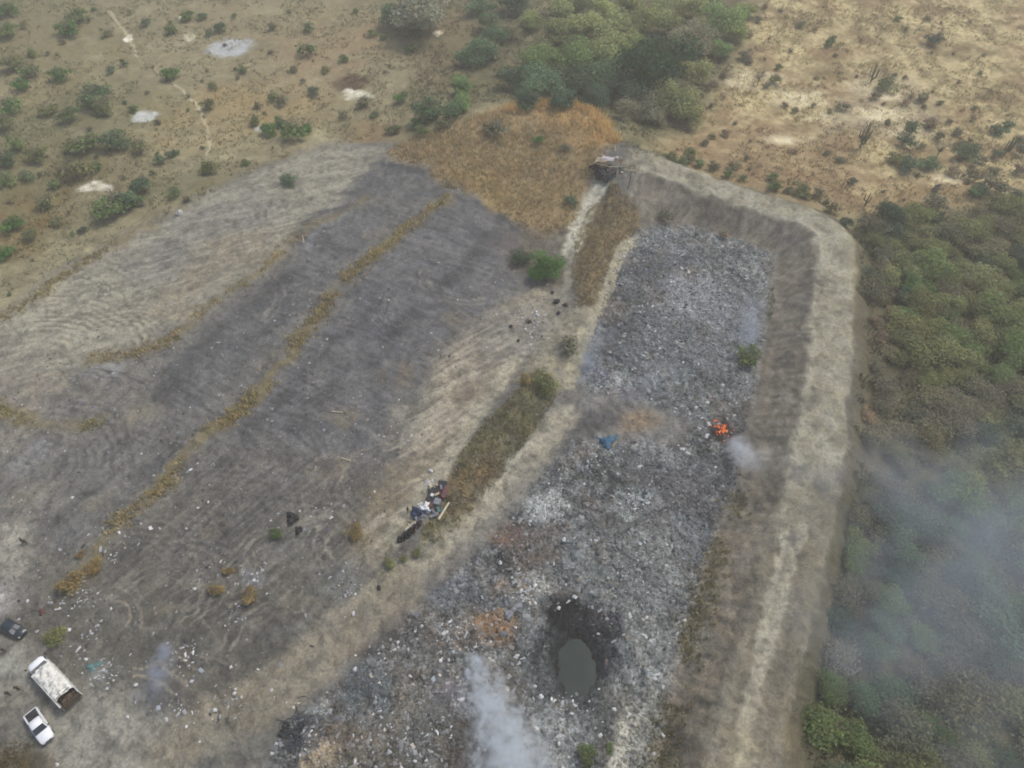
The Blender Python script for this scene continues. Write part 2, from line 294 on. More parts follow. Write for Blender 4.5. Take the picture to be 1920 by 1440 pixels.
ed = np.exp(-((dn-3.3)/.5)**2)*insd; mixc(ed*(.55-.35*low)*cr*(.8+.6*n2).clip(0, 1.3), (168,160,142)); mixc(np.exp(-((dn-5.0)/.6)**2)*insd*sl*.5, (98,90,80))
stroke([(1505,985),(1478,1080),(1452,1180),(1432,1260),(1418,1300),(1402,1370),(1385,1440)], .6, (166,158,140), .65, .4, nz=.2)
stroke([(1470,1000),(1452,1090),(1434,1170),(1418,1250),(1400,1310),(1385,1370)], .5, (166,160,142), .65, .4, nz=.3)
stroke([(1486,990),(1462,1090),(1440,1190),(1422,1270)], 1.3, (154,149,136), .35, .8, nz=.3)
poly([(1372,1362),(1400,1350),(1430,1400),(1400,1480),(1360,1480)], (156,146,122), .6, 2)
# --- mound and middle ridge
poly(MOUND_PX, (146,124,92), .95, 2, nz=.1)
poly([(960,200),(1050,192),(1110,212),(1145,262),(1100,290),(1050,240)], (164,130,82), .6, 3, nz=.5)
poly([(820,330),(900,310),(960,360),(950,400),(880,355)], (148,126,82), .6, 2, nz=.5)
GA = [(862,850),(900,805),(955,745),(1005,690),(1045,715),(1035,760),(1005,800),(960,865),(905,935),(865,985),(825,1012),(790,1025),(800,985),(835,930),(848,885)]
poly(GA, (112,106,78), .95, .8, nz=.1); poly([(850,870),(930,850),(940,890),(870,960),(840,960)], (128,104,76), .75, 2, nz=.3)
GB = [(1098,400),(1145,345),(1188,378),(1200,430),(1155,462),(1135,520),(1118,572),(1080,572),(1072,520),(1078,460)]
poly(GB, (126,108,80), .95, .8, nz=.1)
poly([(1040,580),(1110,575),(1080,660),(1050,730),(1000,700),(960,720),(1010,650)], (146,138,118), .8, 1.5, nz=.4)
TRK = (160,152,134)
stroke([(1130,335),(1118,360),(1102,395),(1085,425),(1072,470)], 2.0, (180,174,158), .95, .8, nz=.15)
stroke([(1072,470),(1066,520),(1055,580),(1010,630),(955,688)], 1.3, (146,140,130), .7, .9, nz=.3)
stroke([(965,680),(925,735),(885,790),(845,855),(812,905),(770,955),(735,1010)], 1.7, TRK, .95, .6, nz=.12)
stroke([(1185,450),(1160,480),(1138,540),(1115,590),(1088,650),(1066,720)], 1.35, (158,150,128), .9, .6, nz=.2)
poly([(1045,765),(1082,755),(1070,790),(1010,850),(940,920),(880,975),(840,1010),(790,1050),(780,1030),(850,1000),(905,945),(960,880),(1010,815)], (168,162,148), 1, .9, nz=.1)
stroke([(835,1020),(780,1050),(720,1090),(690,1120)], 1.6, (146,139,118), .7, 1)
stroke([(1060,780),(1000,860),(930,940),(860,1005),(780,1075),(700,1140)], 2.4, (152,144,128), .9, 1.2, nz=.12)
stroke([(760,1100),(690,1155),(620,1215),(550,1270),(490,1310)], 3.4, (134,125,110), .85, 1.6, nz=.15)
stroke([(1010,880),(950,950),(880,1020),(800,1090)], 1.2, (120,116,112), .6, .9, nz=.3)
_lm = sstep(-2, 3, pg_sd(wx, wy, LFILL))*(1-wmask); _r1 = 1-np.abs(fbm(X, Y, 6, 701, 4))*2; _r2 = 1-np.abs(fbm(X+20, Y, 3, 705, 3))*2
mixc((_lm*sstep(.72, .98, _r1)*.35).clip(0, 1), (134,128,120)); mixc((_lm*sstep(.75, .98, _r2)*.30).clip(0, 1), (84,82,82)); mixc((_lm*sstep(.1, .6, n3)*.25), (128,124,118)); mixc((_lm*sstep(.15, .6, -n3)*.3), (90,88,88)); mixc(_lm*sstep(.2, .5, -n4)*.25, (78,76,76))
def rut(px, py, rad, a0, a1, gap, c, op, w=.16):
    o = at(px, py); aa = np.linspace(R(a0), R(a1), 9)
    for g_ in (0, gap):
        P_ = [(o.x+(rad+g_)*math.cos(a), o.y+(rad+g_)*math.sin(a)*.8) for a in aa]; pts = smooth(P_, 3); b = bbox(pts, 2)
        if b is None: continue
        d_, s_, _x = pl_dist(wx2[b], wy2[b], pts); m = (1-sstep(w*.5, w*1.8, d_))*op*np.clip(.75+1.2*fbm(X[b], Y[b], 3, 88, 3), 0, 1.2)
        Z[b] -= m*.06; m = np.clip(m, 0, 1)[..., None]; col[b] = col[b]*(1-m)+lin(c)*m
_rr = random.Random(12)
for (px, py, rad, a0, a1) in [(430,960,9,-30,120),(560,1080,8,40,190),(560,1080,11,30,170),(640,920,10,100,220),(330,1060,7,-40,100),(200,900,12,0,110),(120,820,14,10,90),(250,700,10,20,150),(400,560,12,-60,60),(480,400,10,-40,110),(620,560,13,160,290),(720,680,12,140,260),(820,560,14,150,240),(760,900,9,80,200),(420,1180,8,10,150),(500,1220,7,30,200),(260,1140,8,-30,120),(100,970,8,0,140),(350,880,9,200,330),(60,600,16,20,80),(60,600,20,15,85),(680,1000,8,90,200),(900,500,12,180,280),(340,480,10,0,120),(160,1180,5,0,150),(300,1340,9,10,100),(230,1400,12,20,90),(560,850,14,190,300)]:
    for _k in range(2): rut(px+_rr.uniform(-30, 30), py+_rr.uniform(-25, 25), rad*_rr.uniform(.7, 1.3), a0+_rr.uniform(-20, 20), a1+_rr.uniform(-20, 20), _rr.uniform(1.6, 2.0), _rr.choice([(148,142,130), (136,130,122), (82,80,80), (78,76,78), (150,140,124)]), _rr.uniform(.35, .7), _rr.uniform(.13, .25))
for bd, w_ in (([(820,395),(740,440),(660,520),(580,620),(500,710)], 1.6), ([(930,440),(850,520),(760,600),(660,700),(560,790)], 2.2), ([(560,500),(480,570),(380,660),(300,740)], 1.8), ([(700,560),(620,660),(520,760),(430,850),(350,930)], 1.2), ([(620,880),(520,930),(430,1000),(330,1040)], 1.6), ([(240,820),(180,900),(120,960),(60,1010)], 1.4), ([(760,430),(690,500)], 1.0)):
    stroke(bd, w_, (78,77,80), .5, 1.4, coarse=True, nz=1.2, sc=4)
for a in [(90,720,40,20,(146,136,120)),(260,780,36,16,(136,128,112)),(330,590,50,14,(140,130,110)),(640,780,30,16,(124,116,102)),(480,880,26,14,(120,112,100)),(180,940,30,16,(122,116,106)),(560,1130,34,16,(118,112,102)),(380,1000,24,12,(124,116,104)),(740,700,30,30,(118,108,96)),(860,600,30,20,(122,112,100)),(700,440,24,10,(120,114,104)),(300,1150,30,16,(118,110,98)),(60,930,40,20,(124,118,108))]: blob(*a, .7, .9, 3)
# crescent tracks left by the earth movers
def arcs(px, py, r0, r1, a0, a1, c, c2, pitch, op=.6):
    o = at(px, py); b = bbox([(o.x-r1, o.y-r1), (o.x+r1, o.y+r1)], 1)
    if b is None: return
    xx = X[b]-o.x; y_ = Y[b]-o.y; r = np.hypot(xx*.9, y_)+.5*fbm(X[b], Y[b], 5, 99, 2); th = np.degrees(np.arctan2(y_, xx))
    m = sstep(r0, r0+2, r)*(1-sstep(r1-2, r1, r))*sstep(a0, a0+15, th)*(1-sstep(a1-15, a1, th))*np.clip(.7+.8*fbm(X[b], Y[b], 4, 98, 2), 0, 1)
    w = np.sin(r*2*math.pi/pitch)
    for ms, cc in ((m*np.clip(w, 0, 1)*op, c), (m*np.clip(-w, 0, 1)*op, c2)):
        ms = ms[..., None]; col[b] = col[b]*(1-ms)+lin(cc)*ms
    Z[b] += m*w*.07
L_, D_ = (156,148,132), (112,106,98)
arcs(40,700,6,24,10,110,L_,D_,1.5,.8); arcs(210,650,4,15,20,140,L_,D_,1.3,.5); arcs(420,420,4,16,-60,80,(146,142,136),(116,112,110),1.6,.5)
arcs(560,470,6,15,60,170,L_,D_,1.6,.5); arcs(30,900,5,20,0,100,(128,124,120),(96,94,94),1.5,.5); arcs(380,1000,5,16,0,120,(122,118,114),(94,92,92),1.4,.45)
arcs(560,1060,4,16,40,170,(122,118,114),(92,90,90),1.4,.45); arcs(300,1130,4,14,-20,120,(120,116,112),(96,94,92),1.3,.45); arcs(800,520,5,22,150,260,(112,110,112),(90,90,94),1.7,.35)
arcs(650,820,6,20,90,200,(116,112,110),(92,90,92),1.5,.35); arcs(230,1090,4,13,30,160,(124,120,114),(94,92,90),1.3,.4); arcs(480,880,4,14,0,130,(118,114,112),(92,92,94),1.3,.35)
# lane-wise streaks across the ash and the fan
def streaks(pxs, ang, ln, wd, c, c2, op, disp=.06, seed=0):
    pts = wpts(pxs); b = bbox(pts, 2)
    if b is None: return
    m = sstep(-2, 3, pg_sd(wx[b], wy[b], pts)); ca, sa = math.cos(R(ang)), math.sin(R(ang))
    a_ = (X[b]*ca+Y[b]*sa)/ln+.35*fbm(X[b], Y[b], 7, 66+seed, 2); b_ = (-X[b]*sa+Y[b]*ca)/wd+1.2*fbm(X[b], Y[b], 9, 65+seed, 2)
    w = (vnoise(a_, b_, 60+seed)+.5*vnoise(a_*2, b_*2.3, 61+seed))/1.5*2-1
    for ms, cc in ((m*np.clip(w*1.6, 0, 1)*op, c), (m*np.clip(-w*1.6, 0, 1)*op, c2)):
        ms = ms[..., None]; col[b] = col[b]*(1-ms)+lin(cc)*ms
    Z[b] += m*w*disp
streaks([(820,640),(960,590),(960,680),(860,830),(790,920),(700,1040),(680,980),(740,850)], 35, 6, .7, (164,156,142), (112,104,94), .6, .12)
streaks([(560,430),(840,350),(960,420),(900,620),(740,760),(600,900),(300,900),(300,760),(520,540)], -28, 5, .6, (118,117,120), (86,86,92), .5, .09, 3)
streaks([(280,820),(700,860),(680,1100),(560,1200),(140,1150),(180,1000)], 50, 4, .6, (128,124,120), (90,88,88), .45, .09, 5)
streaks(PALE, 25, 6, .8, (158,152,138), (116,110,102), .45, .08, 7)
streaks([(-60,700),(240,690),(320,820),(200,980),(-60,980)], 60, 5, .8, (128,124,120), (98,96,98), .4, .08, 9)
# golden berms
GOLD = (146,122,78)
for bp, w, op_ in ((BERM1_PX, 1.3, .6), (BERM2_PX, 1.2, .45), (BERM3_PX, 1.5, .5), (BERM4_PX, 1.1, .7)): stroke(bp, w, (124,112,80), op_, 1.3, coarse=True, nz=1.1, sc=5)
# fine grain
g = np.clip(1+.10*n4+.06*n3, .6, 1.4)[..., None]
_lu = np.maximum(col @ np.array([.25, .65, .1]), 1e-4)[..., None]; col = _lu+(col-_lu)*.97; col = col*(_lu/.23)**.3; col = col*g*np.array([.93, .965, .93])
speck = np.clip(wmask*(1-.85*sstep(-1.5, 1.5, pg_sd(wx, wy, wpts([(1040,770),(1120,735),(1240,760),(1300,800),(1260,830),(1150,825),(1060,830),(990,900),(930,930),(600,1240),(500,1300),(560,1320),(960,930)])))), 0, 1)
lfm = sstep(-2, 2, pg_sd(wx, wy, LFILL)); speck = np.maximum(speck, lfm*.25)
speck *= 1-.8*np.clip(cr+sl, 0, 1)

# split the sheet into its named pieces (one continuous surface, no overlaps)
idx = np.arange(NV*NU).reshape(NV, NU)
q = np.stack([idx[:-1, :-1], idx[:-1, 1:], idx[1:, 1:], idx[1:, :-1]], -1).reshape(-1, 4)
cx = (X[:-1, :-1]+X[1:, 1:])/2; cy = (Y[:-1, :-1]+Y[1:, 1:])/2
reg = np.zeros(cx.shape, int)
reg[pg_sd(cx, cy, LFILL) > 0] = 1
reg[pg_sd(cx, cy, wpts(MOUND_PX)) > 0] = 5
reg[pg_sd(cx, cy, WASTE) > 0] = 4
dd, ss, _ = pl_dist(cx, cy, CREST); ii = pg_sd(cx, cy, CELL) > 0
reg[((dd < 4.4) | (ii & (dd < 22) & (reg != 4)) | (~ii & (dd < 9.5))) & (ss > 3)] = 2
for pxs, w in (([(965,680),(925,735),(885,790),(845,855),(812,905),(770,955),(735,1010)], 1.4), ([(1130,335),(1118,360),(1102,395),(1085,425),(1072,470),(1066,520),(1055,580),(1010,630),(965,680)], 1.5),
               ([(1185,450),(1160,480),(1138,540),(1115,590),(1088,650),(1066,720),(1060,765)], 1.4), ([(1060,765),(1000,845),(940,900),(860,1000),(780,1080),(700,1140),(640,1190),(590,1240),(540,1275),(470,1320),(380,1360),(320,1400)], 3.6)):
    dd, _, _ = pl_dist(cx, cy, smooth(wpts(pxs), 3)); reg[dd < w] = 3
reg[pg_sd(cx, cy, wpts([(-60,1205),(40,1215),(90,1240),(160,1310),(260,1330),(330,1385),(370,1460),(380,1560),(100,1560),(70,1400),(20,1340),(-60,1330)])) > 0] = 3
dd, _, _ = pl_dist(cx, cy, wpts([(205,20),(240,72),(262,110),(300,140),(345,172),(372,200),(386,235),(392,262),(390,296)])); reg[dd < .7] = 6
reg = reg.reshape(-1)

# ------------------------------------------------------------------ material helpers
def nt(m): m.use_nodes = True; t = m.node_tree; t.nodes.clear(); return t, t.nodes, t.links
def mat(name, c, rough=.8, metal=0, spec=.3, noise=.15, nscale=3.0, bump=0.0, emit=0):
    m = bpy.data.materials.new(name); t, N, L = nt(m)
    o = N.new('ShaderNodeOutputMaterial'); b = N.new('ShaderNodeBsdfPrincipled'); L.new(b.outputs[0], o.inputs[0])
    b.inputs['Roughness'].default_value = rough; b.inputs['Metallic'].default_value = metal; b.inputs['Specular IOR Level'].default_value = spec
    tc = N.new('ShaderNodeTexCoord'); n = N.new('ShaderNodeTexNoise'); n.inputs['Scale'].default_value = nscale; n.inputs['Detail'].default_value = 6
    L.new(tc.outputs['Object'], n.inputs['Vector'])
    r = N.new('ShaderNodeMapRange'); r.inputs[1].default_value = .3; r.inputs[2].default_value = .7; r.inputs[3].default_value = 1-noise; r.inputs[4].default_value = 1+noise*.6
    L.new(n.outputs['Fac'], r.inputs[0])
    mx = N.new('ShaderNodeMix'); mx.data_type = 'RGBA'; mx.blend_type = 'MULTIPLY'; mx.inputs[0].default_value = 1
    l = lin(c); mx.inputs[6].default_value = (l[0], l[1], l[2], 1); L.new(r.outputs[0], mx.inputs[7]); L.new(mx.outputs[2], b.inputs['Base Color'])
    if bump:
        bp = N.new('ShaderNodeBump'); bp.inputs['Strength'].default_value = bump; bp.inputs['Distance'].default_value = .05
        L.new(n.outputs['Fac'], bp.inputs['Height']); L.new(bp.outputs[0], b.inputs['Normal'])
    if emit:
        L.new(mx.outputs[2], b.inputs['Emission Color']); b.inputs['Emission Strength'].default_value = emit
    return m
def ground_mat():
    m = bpy.data.materials.new('earth'); t, N, L = nt(m)
    o = N.new('ShaderNodeOutputMaterial'); b = N.new('ShaderNodeBsdfPrincipled'); L.new(b.outputs[0], o.inputs[0])
    b.inputs['Roughness'].default_value = .95; b.inputs['Specular IOR Level'].default_value = .12
    a = N.new('ShaderNodeAttribute'); a.attribute_name = 'Col'; g = N.new('ShaderNodeNewGeometry')
    sk = N.new('ShaderNodeAttribute'); sk.attribute_name = 'speck'
    def noise(sc, det=4): n = N.new('ShaderNodeTexNoise'); n.inputs['Scale'].default_value = sc; n.inputs['Detail'].default_value = det; L.new(g.outputs['Position'], n.inputs['Vector']); return n
    def mr(src, a0, a1, b0, b1): r = N.new('ShaderNodeMapRange'); r.inputs[1].default_value = a0; r.inputs[2].default_value = a1; r.inputs[3].default_value = b0; r.inputs[4].default_value = b1; L.new(src, r.inputs[0]); return r.outputs[0]
    def math_(op, x, y):
        q = N.new('ShaderNodeMath'); q.operation = op
        for i, v in enumerate((x, y)):
            if isinstance(v, (int, float)): q.inputs[i].default_value = v
            else: L.new(v, q.inputs[i])
        return q.outputs[0]
    n1_, n2_ = noise(2.6, 5), noise(.7, 6)
    vo = N.new('ShaderNodeTexVoronoi'); vo.inputs['Scale'].default_value = 2.4; L.new(g.outputs['Position'], vo.inputs['Vector'])
    vo2 = N.new('ShaderNodeTexVoronoi'); vo2.inputs['Scale'].default_value = 4.6; L.new(g.outputs['Position'], vo2.inputs['Vector'])
    sr_ = N.new('ShaderNodeSeparateColor'); L.new(vo.outputs['Color'], sr_.inputs[0]); sr2 = N.new('ShaderNodeSeparateColor'); L.new(vo2.outputs['Color'], sr2.inputs[0])
    f = math_('MULTIPLY', mr(n1_.outputs['Fac'], .3, .7, .80, 1.2), mr(n2_.outputs['Fac'], .3, .7, .9, 1.1))
    s1 = mr(sr_.outputs[0], 0, 1, -.45, .40); s2 = mr(sr2.outputs[1], 0, 1, -.35, .35)
    sp_ = math_('MULTIPLY', math_('ADD', s1, s2), sk.outputs['Fac']); f = math_('MULTIPLY', f, math_('ADD', sp_, 1.0))
    mx = N.new('ShaderNodeMix'); mx.data_type = 'RGBA'; mx.blend_type = 'MULTIPLY'; mx.inputs[0].default_value = 1
    L.new(a.outputs['Color'], mx.inputs[6]); L.new(f, mx.inputs[7]); L.new(mx.outputs[2], b.inputs['Base Color'])
    bp = N.new('ShaderNodeBump'); bp.inputs['Strength'].default_value = .6; bp.inputs['Distance'].default_value = .25
    hh = math_('ADD', n1_.outputs['Fac'], math_('MULTIPLY', sr_.outputs[0], sk.outputs['Fac'])); L.new(hh, bp.inputs['Height']); L.new(bp.outputs[0], b.inputs['Normal'])
    return m
EARTH = ground_mat()
def raw_mesh(name, co, faces, k, attrs=None, mats=(), smooth_=False):
    me = bpy.data.meshes.new(name); nvv = len(co); nf = len(faces)
    me.vertices.add(nvv); me.vertices.foreach_set('co', np.ascontiguousarray(co, dtype=np.float32).ravel())
    me.loops.add(nf*k); me.loops.foreach_set('vertex_index', np.ascontiguousarray(faces, dtype=np.int32).ravel())
    me.polygons.add(nf); me.polygons.foreach_set('loop_start', np.arange(0, nf*k, k, dtype=np.int32)); me.polygons.foreach_set('loop_total', np.full(nf, k, dtype=np.int32))
    if smooth_: me.polygons.foreach_set('use_smooth', np.ones(nf, dtype=bool))
    me.update(calc_edges=True)
    for nm, (ty, data) in (attrs or {}).items():
        at_ = me.attributes.new(nm, ty, 'POINT')
        at_.data.foreach_set('color' if ty == 'FLOAT_COLOR' else 'value', np.ascontiguousarray(data, dtype=np.float32).ravel())
    for m in mats: me.materials.append(m)
    return me
def link(name, data, parent=None, loc=None):
    o = bpy.data.objects.new(name, data); C.objects.link(o)
    if parent: o.parent = parent
    if loc is not None: o.location = loc
    return o
def tag(o, label=None, cat=None, group=None, kind=None):
    if label: o['label'] = label
    if cat: o['category'] = cat
    if group: o['group'] = group
    if kind: o['kind'] = kind
    return o
P3 = np.stack([X, Y, Z], -1).reshape(-1, 3); CC = np.concatenate([np.clip(col, 0, 1), np.ones(X.shape+(1,))], -1).reshape(-1, 4); SK = speck.reshape(-1)
NAMES = {0: ('ground', 'dry tan grassland with bare dusty patches around the tip'), 1: ('ash_ground', 'dark grey ash ground with curved earth mover tracks'), 2: ('embankment', 'pale earth embankment curving around the rubbish cell'),
         3: ('dirt_road', 'pale dirt road with track running down the middle of the tip'), 4: ('landfill_floor', 'grey rubbish covered floor of the landfill cell'), 5: ('hill', 'rounded hill covered in orange brown dry grass'), 6: ('footpath', 'thin pale footpath winding through the upper left grassland')}
for r_, (nm, lb) in NAMES.items():
    f = q[reg == r_]; used, inv = np.unique(f, return_inverse=True)
    me = raw_mesh(nm, P3[used], inv.reshape(-1, 4), 4, {'Col': ('FLOAT_COLOR', CC[used]), 'speck': ('FLOAT', SK[used])}, [EARTH], True)
    tag(link(nm, me), lb, nm.replace('_', ' '), kind='structure')
# far country out to the horizon, butted to the rim of the sheet
def far_ground():
    rim = [idx[0, j] for j in range(0, NU, 8)] + [idx[i, NU-1] for i in range(0, NV, 8)] + [idx[NV-1, j] for j in range(NU-1, -1, -8)] + [idx[i, 0] for i in range(NV-1, -1, -8)]
    co = [tuple(P3[i]) for i in rim]; n = len(co); cen = Vector((0, 150, 0)); out = []
    for (x, y, z) in co:
        dv = Vector((x, y, 0))-cen; out.append((cen+dv.normalized()*6000)[:2]+(0,))
    fc = [(i, i+n, (i+1) % n+n, (i+1) % n) for i in range(n)]
    base = np.tile(np.append(lin((140,124,96)), 1), (2*n, 1))
    me = raw_mesh('outer_ground', np.array(co+out), np.array(fc), 4, {'Col': ('FLOAT_COLOR', base), 'speck': ('FLOAT', np.zeros(2*n))}, [EARTH])
    tag(link('outer_ground', me), 'dry open country stretching away beyond the tip', 'ground', kind='structure')
far_ground()

# ------------------------------------------------------------------ small-piece scatter (uncountable stuff)
def attr_mat(name, rough=.8, spec=.2, trans=0.0, objcol=False, vary=.0):
    m = bpy.data.materials.new(name); t, N, L = nt(m)
    o = N.new('ShaderNodeOutputMaterial'); b = N.new('ShaderNodeBsdfPrincipled'); b.inputs['Roughness'].default_value = rough; b.inputs['Specular IOR Level'].default_value = spec
    a = N.new('ShaderNodeAttribute'); a.attribute_name = 'Col'; src = a.outputs['Color']
    if objcol:
        oi = N.new('ShaderNodeObjectInfo'); mx = N.new('ShaderNodeMix'); mx.data_type = 'RGBA'; mx.blend_type = 'MULTIPLY'; mx.inputs[0].default_value = 1
        L.new(oi.outputs['Color'], mx.inputs[6]); L.new(src, mx.inputs[7]); src = mx.outputs[2]
    L.new(src, b.inputs['Base Color'])
    if trans:
        tr_ = N.new('ShaderNodeBsdfTranslucent'); L.new(src, tr_.inputs[0]); ms = N.new('ShaderNodeMixShader'); ms.inputs[0].default_value = trans
        L.new(b.outputs[0], ms.inputs[1]); L.new(tr_.outputs[0], ms.inputs[2]); L.new(ms.outputs[0], o.inputs[0])
    else: L.new(b.outputs[0], o.inputs[0])
    return m
M_LITTER = attr_mat('litter_plastic', .7, .3); M_GRASS = attr_mat('dry_grass_blades', .9, .1, .3)
M_LEAF = attr_mat('leaves', .75, .15, .35, objcol=True)
def sample_poly(pts, dens, thr=None):
    a = np.array(pts); x0, y0 = a.min(0); x1, y1 = a.max(0); n = int((x1-x0)*(y1-y0)*dens)
    x = rng.uniform(x0, x1, n); y = rng.uniform(y0, y1, n); m = pg_sd(x, y, pts) > 0; x, y = x[m], y[m]
    hwv = 78+y*.53; m = (np.abs(x) < hwv) & (y > 5) & (y < 325); return x[m], y[m]
def pieces(name, x, y, size, colr, lift=.0):      # crumpled scraps: four-sided crooked pyramids
    n = len(x); z = H(x, y)
    a = rng.uniform(0, 6.28, n); sx = size*rng.uniform(.5, 1.5, n); sy = size*rng.uniform(.35, 1.0, n); hz = size*rng.uniform(.2, .8, n)
    co = np.zeros((n, 5, 3))
    for k_, (p, q_) in enumerate(((-.5, -.5), (.5, -.5), (.5, .5), (-.5, .5), (0, 0))):
        px_ = (p+rng.uniform(-.22, .22, n))*sx; py_ = (q_+rng.uniform(-.22, .22, n))*sy
        co[:, k_, 0] = x+px_*np.cos(a)-py_*np.sin(a); co[:, k_, 1] = y+px_*np.sin(a)+py_*np.cos(a)
        co[:, k_, 2] = z+(hz if k_ == 4 else rng.uniform(-.05, .25, n)*size-.02)+lift
    b = (np.arange(n)*5)[:, None]; tri = np.array([(0, 1, 4), (1, 2, 4), (2, 3, 4), (3, 0, 4)])
    f = (b[:, :, None]+tri[None]).reshape(-1, 3)
    cl = np.repeat(colr[:, None, :], 5, 1); cl = np.concatenate([cl, np.ones((n, 5, 1))], -1)
    me = raw_mesh(name, co.reshape(-1, 3), f, 3, {'Col': ('FLOAT_COLOR', cl.reshape(-1, 4))}, [M_LITTER])
    return link(name, me)
PAL = lin(np.array([(96,98,104),(122,124,128),(150,152,156),(78,78,80),(62,62,66),(112,104,96),(140,132,122),(160,163,167),(190,192,194),(215,216,218),(96,108,124),(128,100,84),(104,112,104)]))
PP = np.array([.2,.2,.13,.13,.08,.08,.06,.05,.022,.012,.02,.009,.01]); PP /= PP.sum()
x, y = sample_poly(WASTE, 9.5)
m = fbm(x, y, 12, 201, 3)+.5*fbm(x, y, 3, 202, 2) > -.45
road = pg_sd(x, y, wpts([(1040,770),(1120,735),(1240,760),(1300,800),(1260,830),(1150,825),(1060,830),(990,900),(930,930),(600,1240),(500,1300),(560,1320),(960,930)]))
smoothz = pg_sd(x, y, wpts([(1170,1300),(1250,1280),(1230,1480),(1130,1480)]))
dpond = np.hypot((x-POND[0])/3.6, (y-POND[1])/5.4)
m &= ~((road > -1) & (rng.random(len(x)) < .97)) & ~((smoothz > 0) & (rng.random(len(x)) < .85)) & (dpond > 1.15) & ~((dpond < 1.9) & (rng.random(len(x)) < .8))
x, y = x[m], y[m]; n = len(x)
bright = np.clip(.5+.5*fbm(x, y, 10, 203, 3), 0, 1)
ci = rng.choice(len(PAL), n, p=PP); gc = ground_col(x, y); cl = (PAL[ci]*.35+.65*gc*1.1)*rng.uniform(.6, 1.3, (n, 1))*(.55+.65*bright[:, None])
tag(pieces('rubbish', x, y, rng.gamma(3, .085, n).clip(.12, .8), np.clip(cl, 0, .9)), 'grey and white refuse strewn thickly over the landfill cell', 'rubbish', kind='stuff')
def bright_clusters():
    spots = [(1025,945,30,24,260),(1190,945,26,16,130),(985,1105,30,20,150),(990,600,30,22,70),(1010,640,20,14,25),(140,1115,40,22,90),(200,1262,30,20,60),(340,1230,30,25,70),(890,1290,50,30,160),(1290,560,60,40,200),(1330,520,60,40,150),(860,1190,80,40,180),(1080,1320,50,30,70),(480,1080,24,14,40),(400,1070,40,30,30),(560,1380,26,30,110),(440,1150,40,30,40),(230,1010,50,30,50),(650,1110,30,30,50),(700,1250,50,40,60),(1200,1130,60,80,160),(1230,640,70,80,160),(330,1340,60,30,50),(430,1310,60,40,50),(170,1190,20,40,50),(1110,860,60,30,70),(760,1380,100,50,150),(1060,470,20,14,12),(605,960,40,20,14),(570,720,60,60,16),(800,900,14,10,10),(1150,420+60,0.1,0.1,0)]
    xs, ys = [], []
    for px, py, rx, ry, n_ in spots:
        if n_ == 0: continue
        o = at(px, py); s_ = scale_at(o.y)
        xs.append(o.x+rng.normal(0, .55, n_)*rx/s_); ys.append(o.y+rng.normal(0, .55, n_)*ry/s_*1.3)
    return np.concatenate(xs), np.concatenate(ys)
x, y = sample_poly(WASTE, .35); m = (pg_sd(x, y, wpts([(1040,770),(1120,735),(1240,760),(1300,800),(1260,830),(1150,825),(1060,830),(990,900),(930,930),(600,1240),(500,1300),(560,1320),(960,930)])) < 0) & (np.hypot((x-POND[0])/3.6, (y-POND[1])/5.4) > 1.7); x, y = x[m], y[m]; n = len(x)
cl = lin(np.array([(86,88,92),(144,147,150),(186,188,190),(108,98,88),(100,108,118),(60,60,64),(122,126,120),(128,118,106)]))[rng.choice(8, n, p=[.22,.2,.1,.12,.08,.14,.08,.06])]
tag(pieces('bulky_rubbish', x, y, rng.uniform(.28, .72, n), cl*.85, .03), 'larger boards, sheets and cardboard lying about in the refuse', 'rubbish', kind='stuff')
x, y = bright_clusters(); n = len(x); pb = lin(np.array([(176,178,180),(205,206,208),(150,152,156),(150,158,164),(110,112,116),(60,62,66),(186,178,164)]))
cl = pb[rng.choice(7, n, p=[.20,.08,.24,.16,.16,.1,.06])]
tag(pieces('pale_litter', x, y, rng.gamma(3, .085, n).clip(.12, .65), cl, .03), 'pale paper and plastic scraps lying in loose bright clusters', 'litter', kind='stuff')
x, y = sample_poly([p for p in wpts([(0,700),(560,440),(850,380),(1060,440),(1050,580),(900,640),(760,900),(660,1100),(560,1250),(300,1340),(160,1300),(90,1220),(0,1200)])], 1.1)
pr = np.clip(.15+.9*sstep(160, 60, y)+.6*fbm(x, y, 9, 210, 3), .03, 1); m = rng.random(len(x)) < pr*.8; x, y = x[m], y[m]; n = len(x)
cl = PAL[rng.choice(len(PAL), n, p=PP)]*rng.uniform(.55, 1.0, (n, 1))
tag(pieces('scattered_litter', x, y, rng.gamma(3, .075, n).clip(.1, .55), cl), 'small grey scraps scattered thinly over the dark ash ground', 'litter', kind='stuff')

